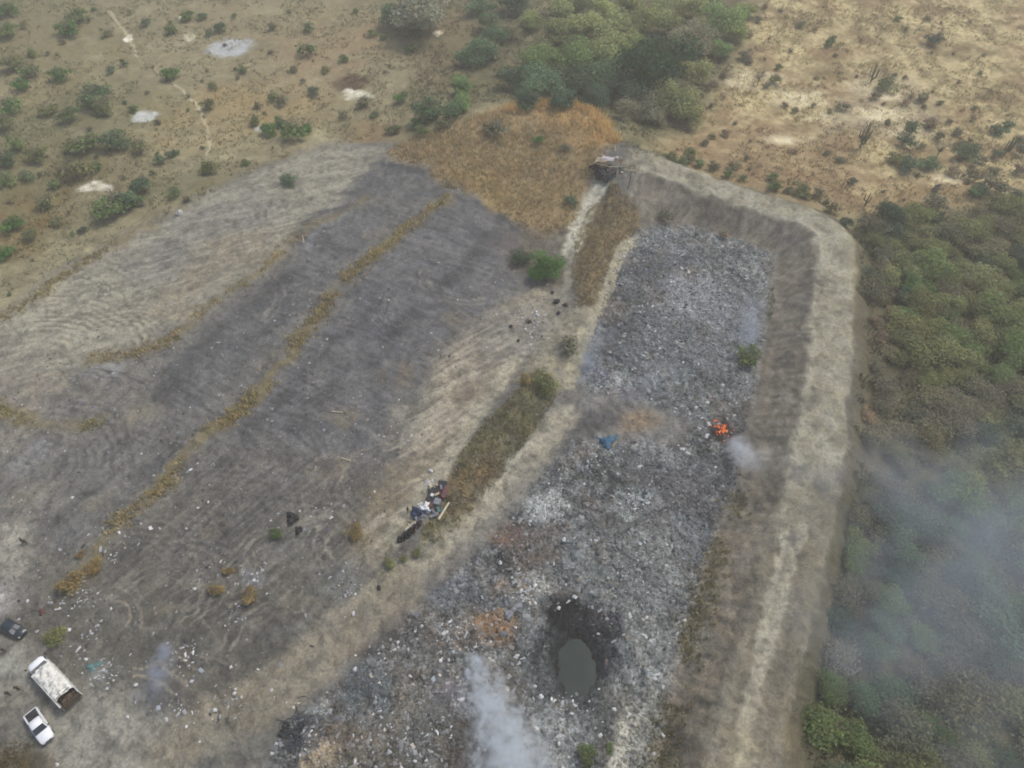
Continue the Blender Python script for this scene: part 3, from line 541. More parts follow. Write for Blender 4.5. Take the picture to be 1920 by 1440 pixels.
def blades(name, x, y, hgt, wid, colr, nb=6, spread=.5, lean=.5, mul=1.45, gm=.5):
    n = len(x); z = H(x, y); N_ = n*nb
    X_ = np.repeat(x, nb)+rng.normal(0, 1, N_)*np.repeat(wid, nb)*spread; Y_ = np.repeat(y, nb)+rng.normal(0, 1, N_)*np.repeat(wid, nb)*spread
    Z_ = np.repeat(z, nb)-.05; h = np.repeat(hgt, nb)*rng.uniform(.5, 1.2, N_); w = np.repeat(wid, nb)*rng.uniform(.12, .35, N_)
    a = rng.uniform(0, 6.28, N_); la = rng.uniform(0, 6.28, N_); ll = rng.uniform(0, lean, N_)*h*1.4
    co = np.zeros((N_, 3, 3)); ca, sa = np.cos(a), np.sin(a)
    co[:, 0] = np.stack([X_-ca*w, Y_-sa*w, Z_], -1); co[:, 1] = np.stack([X_+ca*w, Y_+sa*w, Z_], -1); co[:, 2] = np.stack([X_+np.cos(la)*ll, Y_+np.sin(la)*ll, Z_+h], -1)
    cl = np.repeat(colr*(1-gm)+ground_col(x, y)*gm, nb, 0)*mul*np.array([.93, 1., .98]); cl = cl*.85+.15*cl.mean(1, keepdims=True); cl = cl*rng.uniform(.8, 1.2, (N_, 1)); cl = np.concatenate([np.repeat(np.clip(cl, 0, .9)[:, None, :], 3, 1), np.ones((N_, 3, 1))], -1)
    me = raw_mesh(name, co.reshape(-1, 3), np.arange(N_*3).reshape(-1, 3), 3, {'Col': ('FLOAT_COLOR', cl.reshape(-1, 4))}, [M_GRASS])
    return link(name, me)
def pick(cs, n, p=None): return lin(np.array(cs))[rng.choice(len(cs), n, p=p)]
GC = [(156,126,82),(166,138,94),(138,114,82),(168,146,102),(118,108,76),(146,116,76),(120,114,84)]
x, y = sample_poly(wpts(MOUND_PX), 3.2); n = len(x); m = rng.random(n) < np.clip(.7+.7*fbm(x, y, 8, 301, 3), .15, 1); x, y = x[m], y[m]; n = len(x); x = x+1.8*fbm(x, y, 6, 302, 3)+rng.normal(0, .9, n); y = y+2.4*fbm(x, y, 6, 303, 3)+rng.normal(0, 1.2, n)
tag(blades('dry_grass', x, y, rng.uniform(.5, 1.3, n), rng.uniform(.35, .7, n), pick(GC, n), mul=2.25, gm=.5), 'orange brown dry grass covering the rounded hill', 'grass', kind='stuff')
# reed fringe that stands on the hill brow
pts = wpts([(958,203),(1000,195),(1050,192),(1095,202),(1125,228),(1145,262)]); cp_ = smooth(pts, 12); a = np.array(cp_)
i = rng.integers(0, len(a), 900); x = a[i, 0]+rng.normal(0, 1.2, 900); y = a[i, 1]+rng.normal(-1, 1.4, 900)
tag(blades('tall_dry_grass', x, y, rng.uniform(1.2, 2.2, 900), rng.uniform(.4, .8, 900), pick([(186,150,90),(170,130,74),(196,164,104)], 900), 6, .5, .3, 2.0, .2), 'taller golden grass fringing the brow of the hill', 'grass', kind='stuff')
def strip(name, pxs, w, dens, cs, lab, h=(.4, 1.0), brk=.0, seed=0):
    pts = np.array(smooth(wpts(pxs), 10)); L_ = sum(np.hypot(*np.diff(pts, axis=0).T)); n = int(L_*w*2*dens); i = rng.integers(0, len(pts)-1, n); t = rng.random(n)[:, None]
    p = pts[i]*(1-t)+pts[i+1]*t+rng.normal(0, w*.6, (n, 2)); nz = fbm(p[:, 0], p[:, 1], 6, 310+seed, 2); p = p[nz > brk]; n = len(p)
    return tag(blades(name, p[:, 0], p[:, 1], rng.uniform(*h, n), rng.uniform(.3, .6, n), pick(cs, n), mul=2.05, gm=.25), lab, 'grass', kind='stuff')
GOLDS = [(160,136,88),(146,124,78),(172,148,100),(130,118,76),(112,106,70),(154,120,74)]
strip('grass_strip', BERM1_PX[2:8], 1.9, 5, GOLDS, 'golden dry grass along the long berm crossing the ash ground', brk=-.3)
strip('grass_strip', BERM1_PX[:3], 1.5, 3, GOLDS, 'dry grass at the upper end of the long berm', brk=-.3)
strip('grass_strip', BERM1_PX[7:11], 1.2, 3, GOLDS, 'broken dry grass at the lower part of the long berm', brk=-.15)
strip('grass_strip', [(330,905),(290,930),(240,965),(215,985)], 1.6, 4, GOLDS, 'olive dry grass clumps lower on the long berm', brk=-.4)
strip('grass_strip', BERM2_PX[1:], 1.6, 2.2, GOLDS, 'thin dry grass along the short berm on the left ash ground', brk=-.05, seed=2)
strip('grass_strip', BERM3_PX, 1.4, 2.6, [(130,116,78),(118,104,70),(146,128,86)], 'dry grass along the bank bordering the left grassland', brk=-.1, seed=3)
strip('grass_strip', BERM4_PX, 1.4, 3, [(126,116,72),(140,122,76),(112,106,68)], 'dry grass on the low berm at the left edge', brk=-.3, seed=4)
strip('grass_strip', [(1455,480),(1448,540),(1440,600)], .8, 2.5, [(112,108,70),(100,98,66)], 'green brown weeds at the upper toe of the embankment', brk=-.2)
strip('grass_strip', [(1385,930),(1358,1000),(1335,1070),(1318,1120),(1300,1180),(1285,1240),(1265,1320),(1245,1400),(1235,1450)], 2.3, 4.2, [(118,108,72),(130,114,74),(102,98,62),(140,124,84)], 'weeds along the lower toe of the embankment', h=(.3, .9), brk=-.4)
strip('grass_strip', [(845,350),(920,395),(960,420),(1000,450),(1050,440)], 1.2, 1.6, GOLDS, 'sparse dry grass below the hill', brk=0)
strip('grass_strip', [(770,1000),(720,1050),(690,1085)], 2.4, 1.6, [(124,118,78),(140,130,90)], 'low weeds at the foot of the middle ridge', h=(.2, .5), brk=.05)
for P_, cs, lb in ((GA, [(112,106,72),(98,96,64),(128,116,80),(134,106,74),(120,108,76)], 'olive and rusty grass covering the ridge between the tracks'), (GB, [(138,116,80),(124,108,74),(150,120,84),(112,102,70)], 'rusty dry grass on the upper ridge between the tracks')):
    x, y = sample_poly(wpts(P_), 5); n = len(x)
    tag(blades('ridge_grass', x, y, rng.uniform(.3, .8, n), rng.uniform(.3, .55, n), pick(cs, n), mul=2.3, gm=.4), lb, 'grass', kind='stuff')
def field(name, pxs, dens, cs, lab, h, w, thr=0, seed=0, nb=5):
    x, y = sample_poly(wpts(pxs), dens); nz = fbm(x, y, 7, 320+seed, 3); x, y = x[nz > thr], y[nz > thr]; n = len(x)
    return tag(blades(name, x, y, rng.uniform(*h, n), rng.uniform(*w, n), pick(cs, n), nb, mul=1.7, gm=.65), lab, 'grass', kind='stuff')
field('grass_tussocks', [(-150,-60),(780,-60),(860,150),(760,250),(600,270),(430,340),(260,420),(100,510),(-150,640)], .75, [(146,128,92),(126,116,82),(160,142,104),(110,108,74),(96,98,66),(152,122,82)], 'dry tussock grass on the upper left grassland', (.3, .8), (.4, .9), -.15, 1)
field('grass_tussocks', [(1420,-60),(1370,130),(1290,230),(1160,275),(1200,296),(1330,325),(1500,375),(1640,410),(1780,400),(2100,360),(2300,-60)], .9, [(176,154,108),(158,132,88),(196,174,128),(130,112,74),(112,104,70),(148,118,80)], 'dry tussock grass on the bright upper right slope', (.3, .9), (.4, 1.0), -.2, 2)
field('grass_tussocks', [(800,-60),(1400,-60),(1380,120),(1280,240),(1160,270),(1120,200),(960,190),(880,210),(780,240),(760,120)], .8, [(118,108,74),(104,102,70),(136,116,82),(96,98,62)], 'drab grass between the trees behind the hill', (.3, .9), (.4, 1.0), -.2, 3)
field('undergrowth', [(1600,410),(1780,395),(2100,360),(2200,1600),(1480,1600),(1530,1300),(1590,1000),(1610,700)], 1.3, [(92,92,58),(106,100,66),(80,84,54),(118,106,80),(98,86,66)], 'brown and olive undergrowth beneath the wood on the right', (.4, 1.2), (.5, 1.2), -.3, 4, 4)
field('withered_weeds', [(-100,1395),(50,1392),(100,1410),(110,1470),(-100,1560)], 5, [(104,86,50),(90,76,44),(120,96,56)], 'brown withered weeds in the lower left corner', (.3, .8), (.3, .6), -.5, 5)

# ------------------------------------------------------------------ plants
def crown_mesh(name, n, leaf, lobes, flat_=.6, seed=0, sparse=False, upbias=.5):
    r = np.random.default_rng(seed); cen = []; rad = []
    for i in range(lobes):
        a = r.uniform(0, 6.28); d = r.uniform(0, .34)**.9; zc = r.uniform(.25, .75)*flat_; cen.append((math.cos(a)*d, math.sin(a)*d, zc)); rad.append(r.uniform(.13, .24))
    cen = np.array(cen); rad = np.array(rad); w = rad**2/np.sum(rad**2); i = r.choice(lobes, n, p=w)
    dv = r.normal(0, 1, (n, 3)); dv[:, 2] = np.abs(dv[:, 2])*.9-.15; dv /= np.linalg.norm(dv, axis=1)[:, None]
    rr = rad[i]*r.uniform(.4 if not sparse else .1, 1.28, n)
    c = cen[i]+dv*rr[:, None]*np.array([1, 1, .8]); c[:, 2] = np.maximum(c[:, 2], .06)
    nv_ = dv*.6+r.normal(0, .55, (n, 3)); nv_[:, 2] += upbias; nv_ /= np.linalg.norm(nv_, axis=1)[:, None]
    t = np.cross(nv_, r.normal(0, 1, (n, 3))); t /= np.linalg.norm(t, axis=1)[:, None]; b = np.cross(nv_, t)
    s1 = leaf*r.uniform(.5, 1.3, n)[:, None]; s2 = s1*r.uniform(.4, .8, n)[:, None]
    co = np.stack([c-t*s1, c-b*s2+nv_*s1*.15, c+t*s1, c+b*s2-nv_*s1*.1], 1)
    lobe_t = r.uniform(.8, 1.18, lobes)[i]; v_ = (lobe_t*r.uniform(.7, 1.3, n))[:, None]; hue = r.normal(0, .07, (n, 1))
    cl = np.concatenate([v_*(1+hue), v_, v_*(1-hue), np.ones((n, 1))], -1); cl = np.repeat(cl[:, None], 4, 1)
    return raw_mesh(name, co.reshape(-1, 3), np.arange(n*4).reshape(-1, 4), 4, {'Col': ('FLOAT_COLOR', cl.reshape(-1, 4))}, [M_LEAF])
M_BARK = mat('bark', (104,92,78), .9, noise=.3, nscale=8, bump=.4); M_TWIG = mat('grey_twigs', (120,110,98), .9, noise=.2, nscale=6)
def tube(bm, p0, p1, r0, r1, seg=6):
    p0, p1 = Vector(p0), Vector(p1); d = (p1-p0).normalized(); a = d.orthogonal().normalized(); b = d.cross(a)
    A = [bm.verts.new(p0+(a*math.cos(6.283*i/seg)+b*math.sin(6.283*i/seg))*r0) for i in range(seg)]
    B = [bm.verts.new(p1+(a*math.cos(6.283*i/seg)+b*math.sin(6.283*i/seg))*r1) for i in range(seg)]
    for i in range(seg): bm.faces.new((A[i], A[(i+1) % seg], B[(i+1) % seg], B[i]))
    bm.faces.new(B); bm.faces.new(A[::-1])
def bm_mesh(name, bm, mats, sm=False):
    me = bpy.data.meshes.new(name); bmesh.ops.recalc_face_normals(bm, faces=bm.faces); bm.to_mesh(me); bm.free()
    for m in (mats if isinstance(mats, (list, tuple)) else [mats]): me.materials.append(m)
    if sm: me.polygons.foreach_set('use_smooth', [True]*len(me.polygons))
    return me
def trunk_mesh(name, seed, h=.5, n=7, thick=.028, bare=False):
    r = random.Random(seed); bm = bmesh.new(); top = Vector((r.uniform(-.04, .04), r.uniform(-.04, .04), h*.45))
    tube(bm, (0, 0, -.05), top, thick, thick*.7)
    for i in range(n):
        a = i*6.28/n+r.uniform(-.3, .3); e = Vector((math.cos(a)*r.uniform(.2, .38), math.sin(a)*r.uniform(.2, .38), h*r.uniform(.75, 1.15)))
        mid = (top+e)/2+Vector((r.uniform(-.04, .04), r.uniform(-.04, .04), .05)); tube(bm, top, mid, thick*.55, thick*.35, 5); tube(bm, mid, e, thick*.35, thick*.12, 5)
        for k in range(5 if bare else 2):
            e2 = mid+Vector((r.uniform(-.17, .17), r.uniform(-.17, .17), r.uniform(.04, .2))); tube(bm, mid.lerp(e, r.random()*.6), e2, thick*.18, thick*.07, 4)
    return bm_mesh(name, bm, M_TWIG if bare else M_BARK)
CROWNS = [crown_mesh('crown', 4200, .026, 13, .62, 100+i) for i in range(6)]
LOOSE = [crown_mesh('crown', 2000, .024, 12, .6, 200+i, True) for i in range(4)]
BIG = [crown_mesh('crown', 7000, .024, 22, .62, 300+i) for i in range(2)]
BUSH = [crown_mesh('foliage', 1100, .042, 8, .5, 400+i) for i in range(5)]
LBUSH = [crown_mesh('foliage', 330, .055, 7, .5, 500+i, True) for i in range(4)]
TRUNKS = [trunk_mesh('trunk', i) for i in range(4)]; BTR = [trunk_mesh('branches', 20+i, .5, 8, .02, True) for i in range(4)]; BARE = [trunk_mesh('bare_limbs', 40+i, .6, 11, .022, True) for i in range(3)]
TOPK = {'dark': 1.35, 'teal': 1.35}
COLS = {'dark': (60,76,58), 'teal': (76,94,68), 'green': (88,104,62), 'olive': (100,104,68), 'light': (112,116,76), 'grey': (98,98,80), 'bright': (70,100,50), 'gold': (122,106,70), 'brown': (116,102,82), 'greyolive': (100,98,74)}
WORD = {'dark': 'dark green', 'teal': 'blue green', 'green': 'mid green', 'olive': 'olive green', 'light': 'pale yellow green', 'grey': 'grey green', 'bright': 'bright green', 'gold': 'golden brown', 'brown': 'brown half bare', 'greyolive': 'dull olive'}
def plant(px, py, d, ck, kind, label, group, loose=False, big=False, tall=1.0):
    s0 = 7.0; o = at(px, py)
    for _ in range(2): s0 = scale_at(o.y, o.z); D = d/s0; o = at(px, py, D*.28*tall)
    g = Vector((o.x, o.y, float(H(o.x, o.y))))
    t = link('tree' if kind == 'tree' else 'shrub', None, None, g); t.rotation_euler = (0, 0, random.uniform(0, 6.28)); t.empty_display_size = .2
    k_ = D*1.12; t.scale = (k_*random.uniform(.9, 1.1), k_*random.uniform(.9, 1.1), k_*random.uniform(.85, 1.1)*tall)
    if kind == 'tree':
        cm = random.choice(BIG if big else LOOSE if loose else CROWNS); c = link('crown', cm, t); b = link('trunk', random.choice(TRUNKS), t)
    else:
        cm = random.choice(LBUSH if loose else BUSH); c = link('foliage', cm, t); b = link('branches', random.choice(BTR), t)
    base = lin(COLS[ck])*1.75*random.uniform(.82, 1.15); base = base*np.array([random.uniform(.94, 1.06), 1, random.uniform(.9, 1.1)])
    c.color = (base[0], base[1], base[2], 1)
    tag(t, label, kind, group); return t, D
def sizeword(D, kind): return ('low' if D < 2 else 'small' if D < 4 else 'medium sized' if D < 7 else 'large') if kind == 'shrub' else ('small' if D < 4.5 else 'medium sized' if D < 7.5 else 'large')
# trees behind the hill
TOP = [(1300,75,85,'grey'),(1345,45,85,'green'),(1255,190,90,'olive'),(1180,172,85,'dark'),(1130,152,90,'teal'),(1080,160,90,'dark'),(1022,165,85,'teal'),(975,150,65,'dark'),(1012,118,80,'green'),(1070,110,85,'green'),(1130,98,85,'olive'),(1160,60,80,'light'),(1100,55,80,'light'),(1040,68,70,'olive'),
 (905,100,62,'teal'),(930,68,50,'teal'),(876,110,42,'teal'),(925,100,40,'grey'),(920,45,45,'teal'),(960,4,60,'dark'),(862,195,46,'green'),(845,210,40,'teal'),(870,165,42,'green'),(785,28,105,'grey'),(740,32,55,'teal'),(1205,45,70,'light'),(1240,15,55,'light'),(1180,12,60,'olive'),(1300,20,60,'olive'),(1375,62,45,'olive'),
 (1352,98,45,'green'),(1292,135,66,'olive'),(1275,170,60,'greyolive'),(1215,208,70,'grey'),(1170,208,60,'grey'),(1115,188,60,'dark'),(992,188,50,'dark'),(1050,188,50,'dark'),(1055,18,60,'light'),(1000,38,50,'olive'),(1095,18,60,'olive'),(1140,18,50,'light'),(1262,48,60,'olive'),(1400,20,36,'olive'),(900,10,50,'teal'),(865,150,30,'green'),(945,130,40,'greyolive'),(1290,215,60,'olive'),(1240,225,46,'grey'),(1180,95,60,'green'),(1330,5,50,'greyolive'),(1015,85,50,'greyolive'),(960,60,40,'greyolive')]
for px, py, d, ck in TOP:
    t, D = plant(px, py, d, ck, 'tree', 'x', 'trees behind the hill', big=d > 75, loose=ck in ('grey', 'greyolive')); cc_ = t.children[0]; cc_.color = tuple(v*(1.25 if ck in ('dark', 'teal') else 1.35) for v in cc_.color[:3])+(1,)
    wh = 'at the top edge of the photo' if py < 30 else 'left of the main grove' if px < 950 else 'just behind the brow of the hill' if py > 140 and px < 1160 else 'right of the hill above the embankment end' if py > 140 else 'in the upper grove'
    t['label'] = f"{sizeword(D,'tree')} {WORD[ck]} tree {wh}"; t['group'] = f"{WORD[ck]} trees {wh}"
t, D = plant(1225, 128, 140, 'dark', 'tree', 'very large dark round-crowned tree standing out above the upper grove', None, big=True)
t.children[0].color = (.03, .082, .032, 1)
t, D = plant(1020, 503, 62, 'bright', 'tree', 'bright green round tree beside the upper end of the middle track', None, big=True)
for px, py, d, ck, lb in [(978,486,40,'dark','dark green shrub just left of the bright green tree'),(1068,378,26,'teal','blue green shrub at the foot of the hill beside the pale track'),(1010,260,22,'bright','small bright green shrub in the middle of the hill'),(930,236,52,'grey','grey green thorny shrub on the left shoulder of the hill'),(1060,278,26,'grey','grey green shrub right of centre on the hill'),
  (1062,642,46,'grey','oval grey shrub standing between the two tracks'),(1405,668,52,'green','green shrub in thin smoke at the edge of the rubbish'),(1022,722,48,'olive','olive shrub at the upper end of the ridge grass'),(985,712,26,'gold','golden shrub beside the scrap on the middle track'),(105,1188,38,'olive','yellow green shrub just right of the dark car'),(1095,1414,38,'green','green shrub near the bottom edge in the rubbish'),(1142,1405,22,'green','small green shrub beside the pale track at the bottom edge'),
  (130,1092,48,'gold','golden shrub left of the litter heap near the berm end'),(172,1064,32,'gold','rusty golden shrub at the lower end of the long berm'),(402,1104,38,'gold','golden shrub beside the litter left of the middle road'),(468,1112,42,'gold','olive golden shrub right of its golden twin'),(430,1070,24,'gold','small brown shrub above two golden shrubs'),(665,1000,34,'gold','golden shrub on the pale fan left of the road'),(150,1040,18,'gold','small yellow shrub above the rusty golden one'),
  (730,1052,28,'olive','olive shrub on the pale ground below the scrap heap'),(758,1048,14,'olive','tiny olive shrub left of the road verge'),(780,1036,18,'olive','small olive shrub right of the tyre row'),(540,338,32,'teal','grey green shrub alone on the pale bulldozed ground'),(390,313,36,'olive','yellow green shrub at the lower end of the footpath'),(155,430,18,'dark','small dark shrub on the bank at the left'),(520,1000,26,'green','dark green shrub among litter on the lower ash ground'),(1245,405,34,'grey','grey shrub at the foot of the inner slope'),(1590,418,26,'dark','dark green shrub at the corner of the embankment'),(1355,440,26,'brown','brown shrub at the upper edge of the rubbish')]:
    plant(px, py, d, ck, 'shrub', lb, None, loose=ck in ('grey', 'brown'))
# upper-left grassland shrubs
UL = [(15,16,28),(12,55,32),(145,28,30),(125,52,36),(322,55,20),(322,140,26),(348,30,20),(395,58,18),(415,50,20),(510,50,18),(572,95,30),(575,50,22),(60,130,36),(110,140,30),(170,180,46),(193,200,40),(130,215,30),(15,200,40),(12,232,30),(168,264,50),(140,272,34),(265,270,34),(210,266,40),(130,322,52),(68,290,34),(390,195,22),(395,160,18),(483,197,14),(508,180,20),(527,190,20),(585,172,18),(477,226,24),(500,244,26),(528,230,28),(555,246,44),(575,238,26),(268,346,34),(218,372,54),(205,396,46),(84,376,38),(325,285,20),(8,335,30),(680,190,24),(768,90,20),(757,182,28),(805,208,42),(785,225,26),(60,100,18),(45,45,18),(205,130,18),(230,118,18),(40,160,26),(325,360,20),(350,372,18),(100,345,26),(300,300,18),(250,205,16),(90,205,26),(645,110,16),(700,60,18),(610,130,14),(455,130,14),(550,130,14),(380,30,16),(270,40,18),(200,60,18),(20,120,34),(28,270,34),(10,300,30),(45,330,26),(20,420,30),(60,440,24),(10,470,30),(105,415,20),(250,375,24),(180,310,26),(460,305,14),(790,245,26),(735,240,24),(640,215,18),(700,215,14),(830,235,22)]
for j, (px, py, d) in enumerate(UL):
    ck = random.choice(['teal', 'green', 'green', 'olive', 'teal', 'bright' if d > 25 else 'greyolive'])
    t, D = plant(px, py, d*1.3, ck, 'shrub', 'x', 'x', loose=random.random() < .35)
    fp = 205+(py-20)*.68; wh = 'right of the hill path toward the hill' if px > 600 else 'right of the footpath' if px > fp else 'left of the footpath' if py < 200 else 'near the left bank of the tip'
    if px > 600: wh = 'left of the upper grove'
    t['label'] = f"{sizeword(D,'shrub')} {WORD[ck]} shrub on dry grass {wh}"; t['group'] = f"{WORD[ck]} shrubs {wh}"
# drab small shrubs scattered on both grasslands
def scatter_shrubs(pxs, n, dr, cks, wh, seed, mind=16):
    r = random.Random(seed); a = np.array(pxs, float); got = []; tries = 0
    while len(got) < n and tries < 6000:
        tries += 1; x = r.uniform(*[a[:, 0].min(), a[:, 0].max()]); y = r.uniform(a[:, 1].min(), a[:, 1].max())
        if float(pg_sd(np.array([x]), np.array([y]), pxs)[0]) < 0 or any(abs(x-g[0])+abs(y-g[1])*1.4 < mind for g in got): continue
        got.append((x, y)); ck = r.choice(cks); d = r.uniform(*dr)
        t, D = plant(x, y, d, ck, 'shrub', 'x', 'x', loose=r.random() < .6)
        t['label'] = f"{sizeword(D,'shrub')} {WORD[ck]} shrub {wh}"; t['group'] = f"{WORD[ck]} shrubs {wh}"
scatter_shrubs([(10,10),(700,10),(740,120),(640,240),(380,330),(100,470),(10,560)], 60, (7, 15), ['greyolive', 'green', 'teal', 'grey'], 'dotted over the upper left grassland', 1)
scatter_shrubs([(1430,5),(1915,5),(1915,370),(1640,390),(1500,350),(1300,290),(1330,180)], 75, (8, 20), ['greyolive', 'brown', 'olive', 'grey', 'brown'], 'dotted over the bright upper right slope', 2, 26)
scatter_shrubs([(1250,300),(1400,335),(1540,385),(1600,405),(1560,370),(1420,315),(1290,282)], 18, (18, 32), ['olive', 'green', 'greyolive'], 'along the outer foot of the curved embankment', 3, 18)
scatter_shrubs([(1700,210),(1915,230),(1915,380),(1760,390),(1700,330)], 22, (22, 46), ['grey', 'greyolive', 'teal', 'brown'], 'in the thicket at the right edge', 4, 34)
scatter_shrubs([(1385,60),(1420,5),(1440,10),(1400,110),(1340,200),(1290,250),(1270,240)], 14, (14, 26), ['grey', 'greyolive', 'brown'], 'along the line between the grove and the bright slope', 5, 20)
for px, py, d, ck, lb in [(1556,78,28,'green','green shrub casting a soft shadow high on the bright slope'),(1752,74,30,'dark','dark green shrub alone high on the bright slope'),(1500,45,22,'olive','olive shrub near the top edge of the bright slope'),(1665,157,42,'olive','yellow green shrub in the middle of the bright slope'),(1735,178,32,'greyolive','dull shrub right of the yellow green one'),(1400,112,22,'grey','grey shrub at the left side of the bright slope'),(1452,148,24,'olive','olive shrub beside grey dead wood'),(1440,160,20,'grey','grey withered shrub at the dead wood'),(1580,200,30,'grey','grey thorn shrub above the candelabra cactus'),(1680,295,30,'olive','yellow green shrub right of the candelabra cactus'),(1820,285,46,'teal','blue green spreading shrub near the right edge'),(1860,350,60,'grey','large grey thicket shrub above the wood')]:
    plant(px, py, d, ck, 'shrub', lb, None, loose=ck == 'grey')
# bare-limbed tree and dead wood
def bare(px, py, d, lb):
    o = at(px, py); s_ = scale_at(o.y, o.z); t = link('bare_tree', None, None, o); k_ = d/s_; t.scale = (k_,)*3; t.rotation_euler = (0, 0, random.random()*6)
    link('trunk', random.choice(BARE), t); tag(t, lb, 'tree')
bare(1752, 300, 60, 'bare grey tree with long spreading limbs near the right edge'); bare(1272, 225, 40, 'small dark bare tree below the grove above the embankment'); bare(1420, 160, 40, 'grey leafless tree at the edge of the bright slope'); bare(1850, 395, 60, 'bare twisted tree at the upper edge of the wood')
# the wood on the right
r = random.Random(5); got = []; tries = 0
xs = [p[0] for p in WOOD]; ys = [p[1] for p in WOOD]
while tries < 9000 and len(got) < 285:
    tries += 1; x = r.uniform(min(xs), max(xs)); y = r.uniform(12, max(ys))
    if float(pg_sd(np.array([x]), np.array([y]), WOOD)[0]) < 1.0 or abs(x) > 78+y*.42: continue
    z = float(H(x, y)); dep = y*cp+(CAMZ-z)*sp; px = 960+F*x/dep; py = 720-F*(y*sp-(CAMZ-z)*cp)/dep
    if px > 2010 or py > 1540: continue
    mi = 3.1+r.random()*1.4
    if any((x-g[0])**2+(y-g[1])**2 < mi*mi for g in got): continue
    foot = px < 1690 and 560 < py < 900
    if foot and r.random() < .35: continue
    got.append((x, y))
    hn = float(fbm(np.array(x), np.array(y), 16, 555, 2))
    if foot: ck = r.choice(['grey', 'greyolive', 'grey', 'brown'])
    elif py < 950: ck = r.choice(['olive', 'olive', 'green', 'olive'] if hn > .1 else ['greyolive', 'grey', 'greyolive', 'olive'] if hn < -.25 else ['green', 'dark', 'olive', 'greyolive'])
    else: ck = r.choice(['green', 'dark', 'olive', 'teal', 'grey', 'greyolive'])
    D = r.choice([r.uniform(4.2, 6.5), r.uniform(6.5, 9.0)])*(.75 if foot else 1)
    t = link('tree', None, None, (x, y, z)); t.rotation_euler = (0, 0, r.uniform(0, 6.28)); k_ = D*1.15; t.scale = (k_*r.uniform(.9, 1.15), k_*r.uniform(.9, 1.15), k_*r.uniform(.55, .95))
    lo = ck in ('brown', 'grey', 'greyolive') or r.random() < .3
    c = link('crown', r.choice(LOOSE if lo else CROWNS), t); link('trunk', r.choice(TRUNKS), t)
    b = lin(COLS[ck])*1.8*r.uniform(.82, 1.12); c.color = (b[0]*r.uniform(.95, 1.05), b[1], b[2]*r.uniform(.9, 1.1), 1)
    wh = 'at the top of the wood' if py < 560 else 'in thin scrub at the embankment foot' if foot else 'in the clear middle of the wood' if py < 860 else 'veiled in smoke in the wood' if py < 1260 else 'at the lower right corner of the wood'
    tag(t, f"{sizeword(D,'tree')} {WORD[ck]} tree {wh}", 'tree', f"{WORD[ck]} trees {wh}")
# candelabra cacti
M_CACT = mat('cactus_skin', (78,88,70), .7, noise=.2, nscale=5, bump=.3)
def cactus(px, py, hpx, arms, lb, seed):
    o = at(px, py); h = hpx/scale_at(o.y, o.z)*1.25; rr = random.Random(seed); bm = bmesh.new(); w = .17
    tube(bm, (0, 0, -.2), (0, 0, h*.32), w*1.3, w*1.2, 10); tube(bm, (0, 0, h*.32), (0, 0, h), w*.95, w*.7, 10)
    for i in range(arms):
        a = i*6.28/arms+rr.uniform(-.2, .2); rd = rr.uniform(.5, 1.3); z0 = h*rr.uniform(.12, .35); p1 = Vector((math.cos(a)*rd, math.sin(a)*rd, z0+rd*.45)); top = Vector((math.cos(a)*rd*1.15, math.sin(a)*rd*1.15, h*rr.uniform(.65, .97)))
        tube(bm, (0, 0, z0), p1, w*.8, w*.85, 8); tube(bm, p1-Vector((0, 0, .08)), top, w*.85, w*.6, 8)
    t = link('cactus', bm_mesh('cactus', bm, M_CACT, True), None, o); tag(t, lb, 'cactus')
cactus(1612, 278, 42, 9, 'dark candelabra cactus with many upright columns on the bright slope', 1); cactus(1632, 155, 30, 5, 'dark upright cactus near the middle of the bright slope', 2); cactus(1882, 292, 30, 6, 'grey candelabra cactus near the right edge', 3); cactus(1622, 385, 22, 2, 'thin leaning cactus just above the embankment corner', 4); cactus(1322, 22, 20, 5, 'small cactus in the grove at the top edge', 5)

# ------------------------------------------------------------------ water pool
def pool():
    bm = bmesh.new(); vs = []; n = 40; ox, oy = POND
    for i in range(n):
        a = 6.283*i/n; rr = 1.28+.05*math.sin(2*a+.6)+.03*math.sin(5*a)+.02*math.sin(11*a); vs.append(bm.verts.new((ox+math.cos(a)*2.75*rr*.88, oy-.4+math.sin(a)*4.1*rr*.88, -1.42)))
    bm.faces.new(vs); m = bpy.data.materials.new('murky_water'); t, N, L = nt(m); o = N.new('ShaderNodeOutputMaterial'); b = N.new('ShaderNodeBsdfPrincipled'); L.new(b.outputs[0], o.inputs[0])
    l = lin((36,48,46)); n_ = N.new('ShaderNodeTexNoise'); n_.inputs['Scale'].default_value = .5; cr_ = N.new('ShaderNodeValToRGB'); cr_.color_ramp.elements[0].color = (*(l*.85), 1); cr_.color_ramp.elements[1].color = (*(l*1.1), 1); cr_.color_ramp.elements[0].position = .35; cr_.color_ramp.elements[1].position = .65
    g = N.new('ShaderNodeNewGeometry'); L.new(g.outputs['Position'], n_.inputs['Vector']); L.new(n_.outputs['Fac'], cr_.inputs[0]); L.new(cr_.outputs[0], b.inputs['Base Color']); b.inputs['Roughness'].default_value = .35; b.inputs['Specular IOR Level'].default_value = .22
    tag(link('water', bm_mesh('water', bm, m)), 'murky grey green pool of water in the dark wet hollow', 'water', kind='structure')
pool()

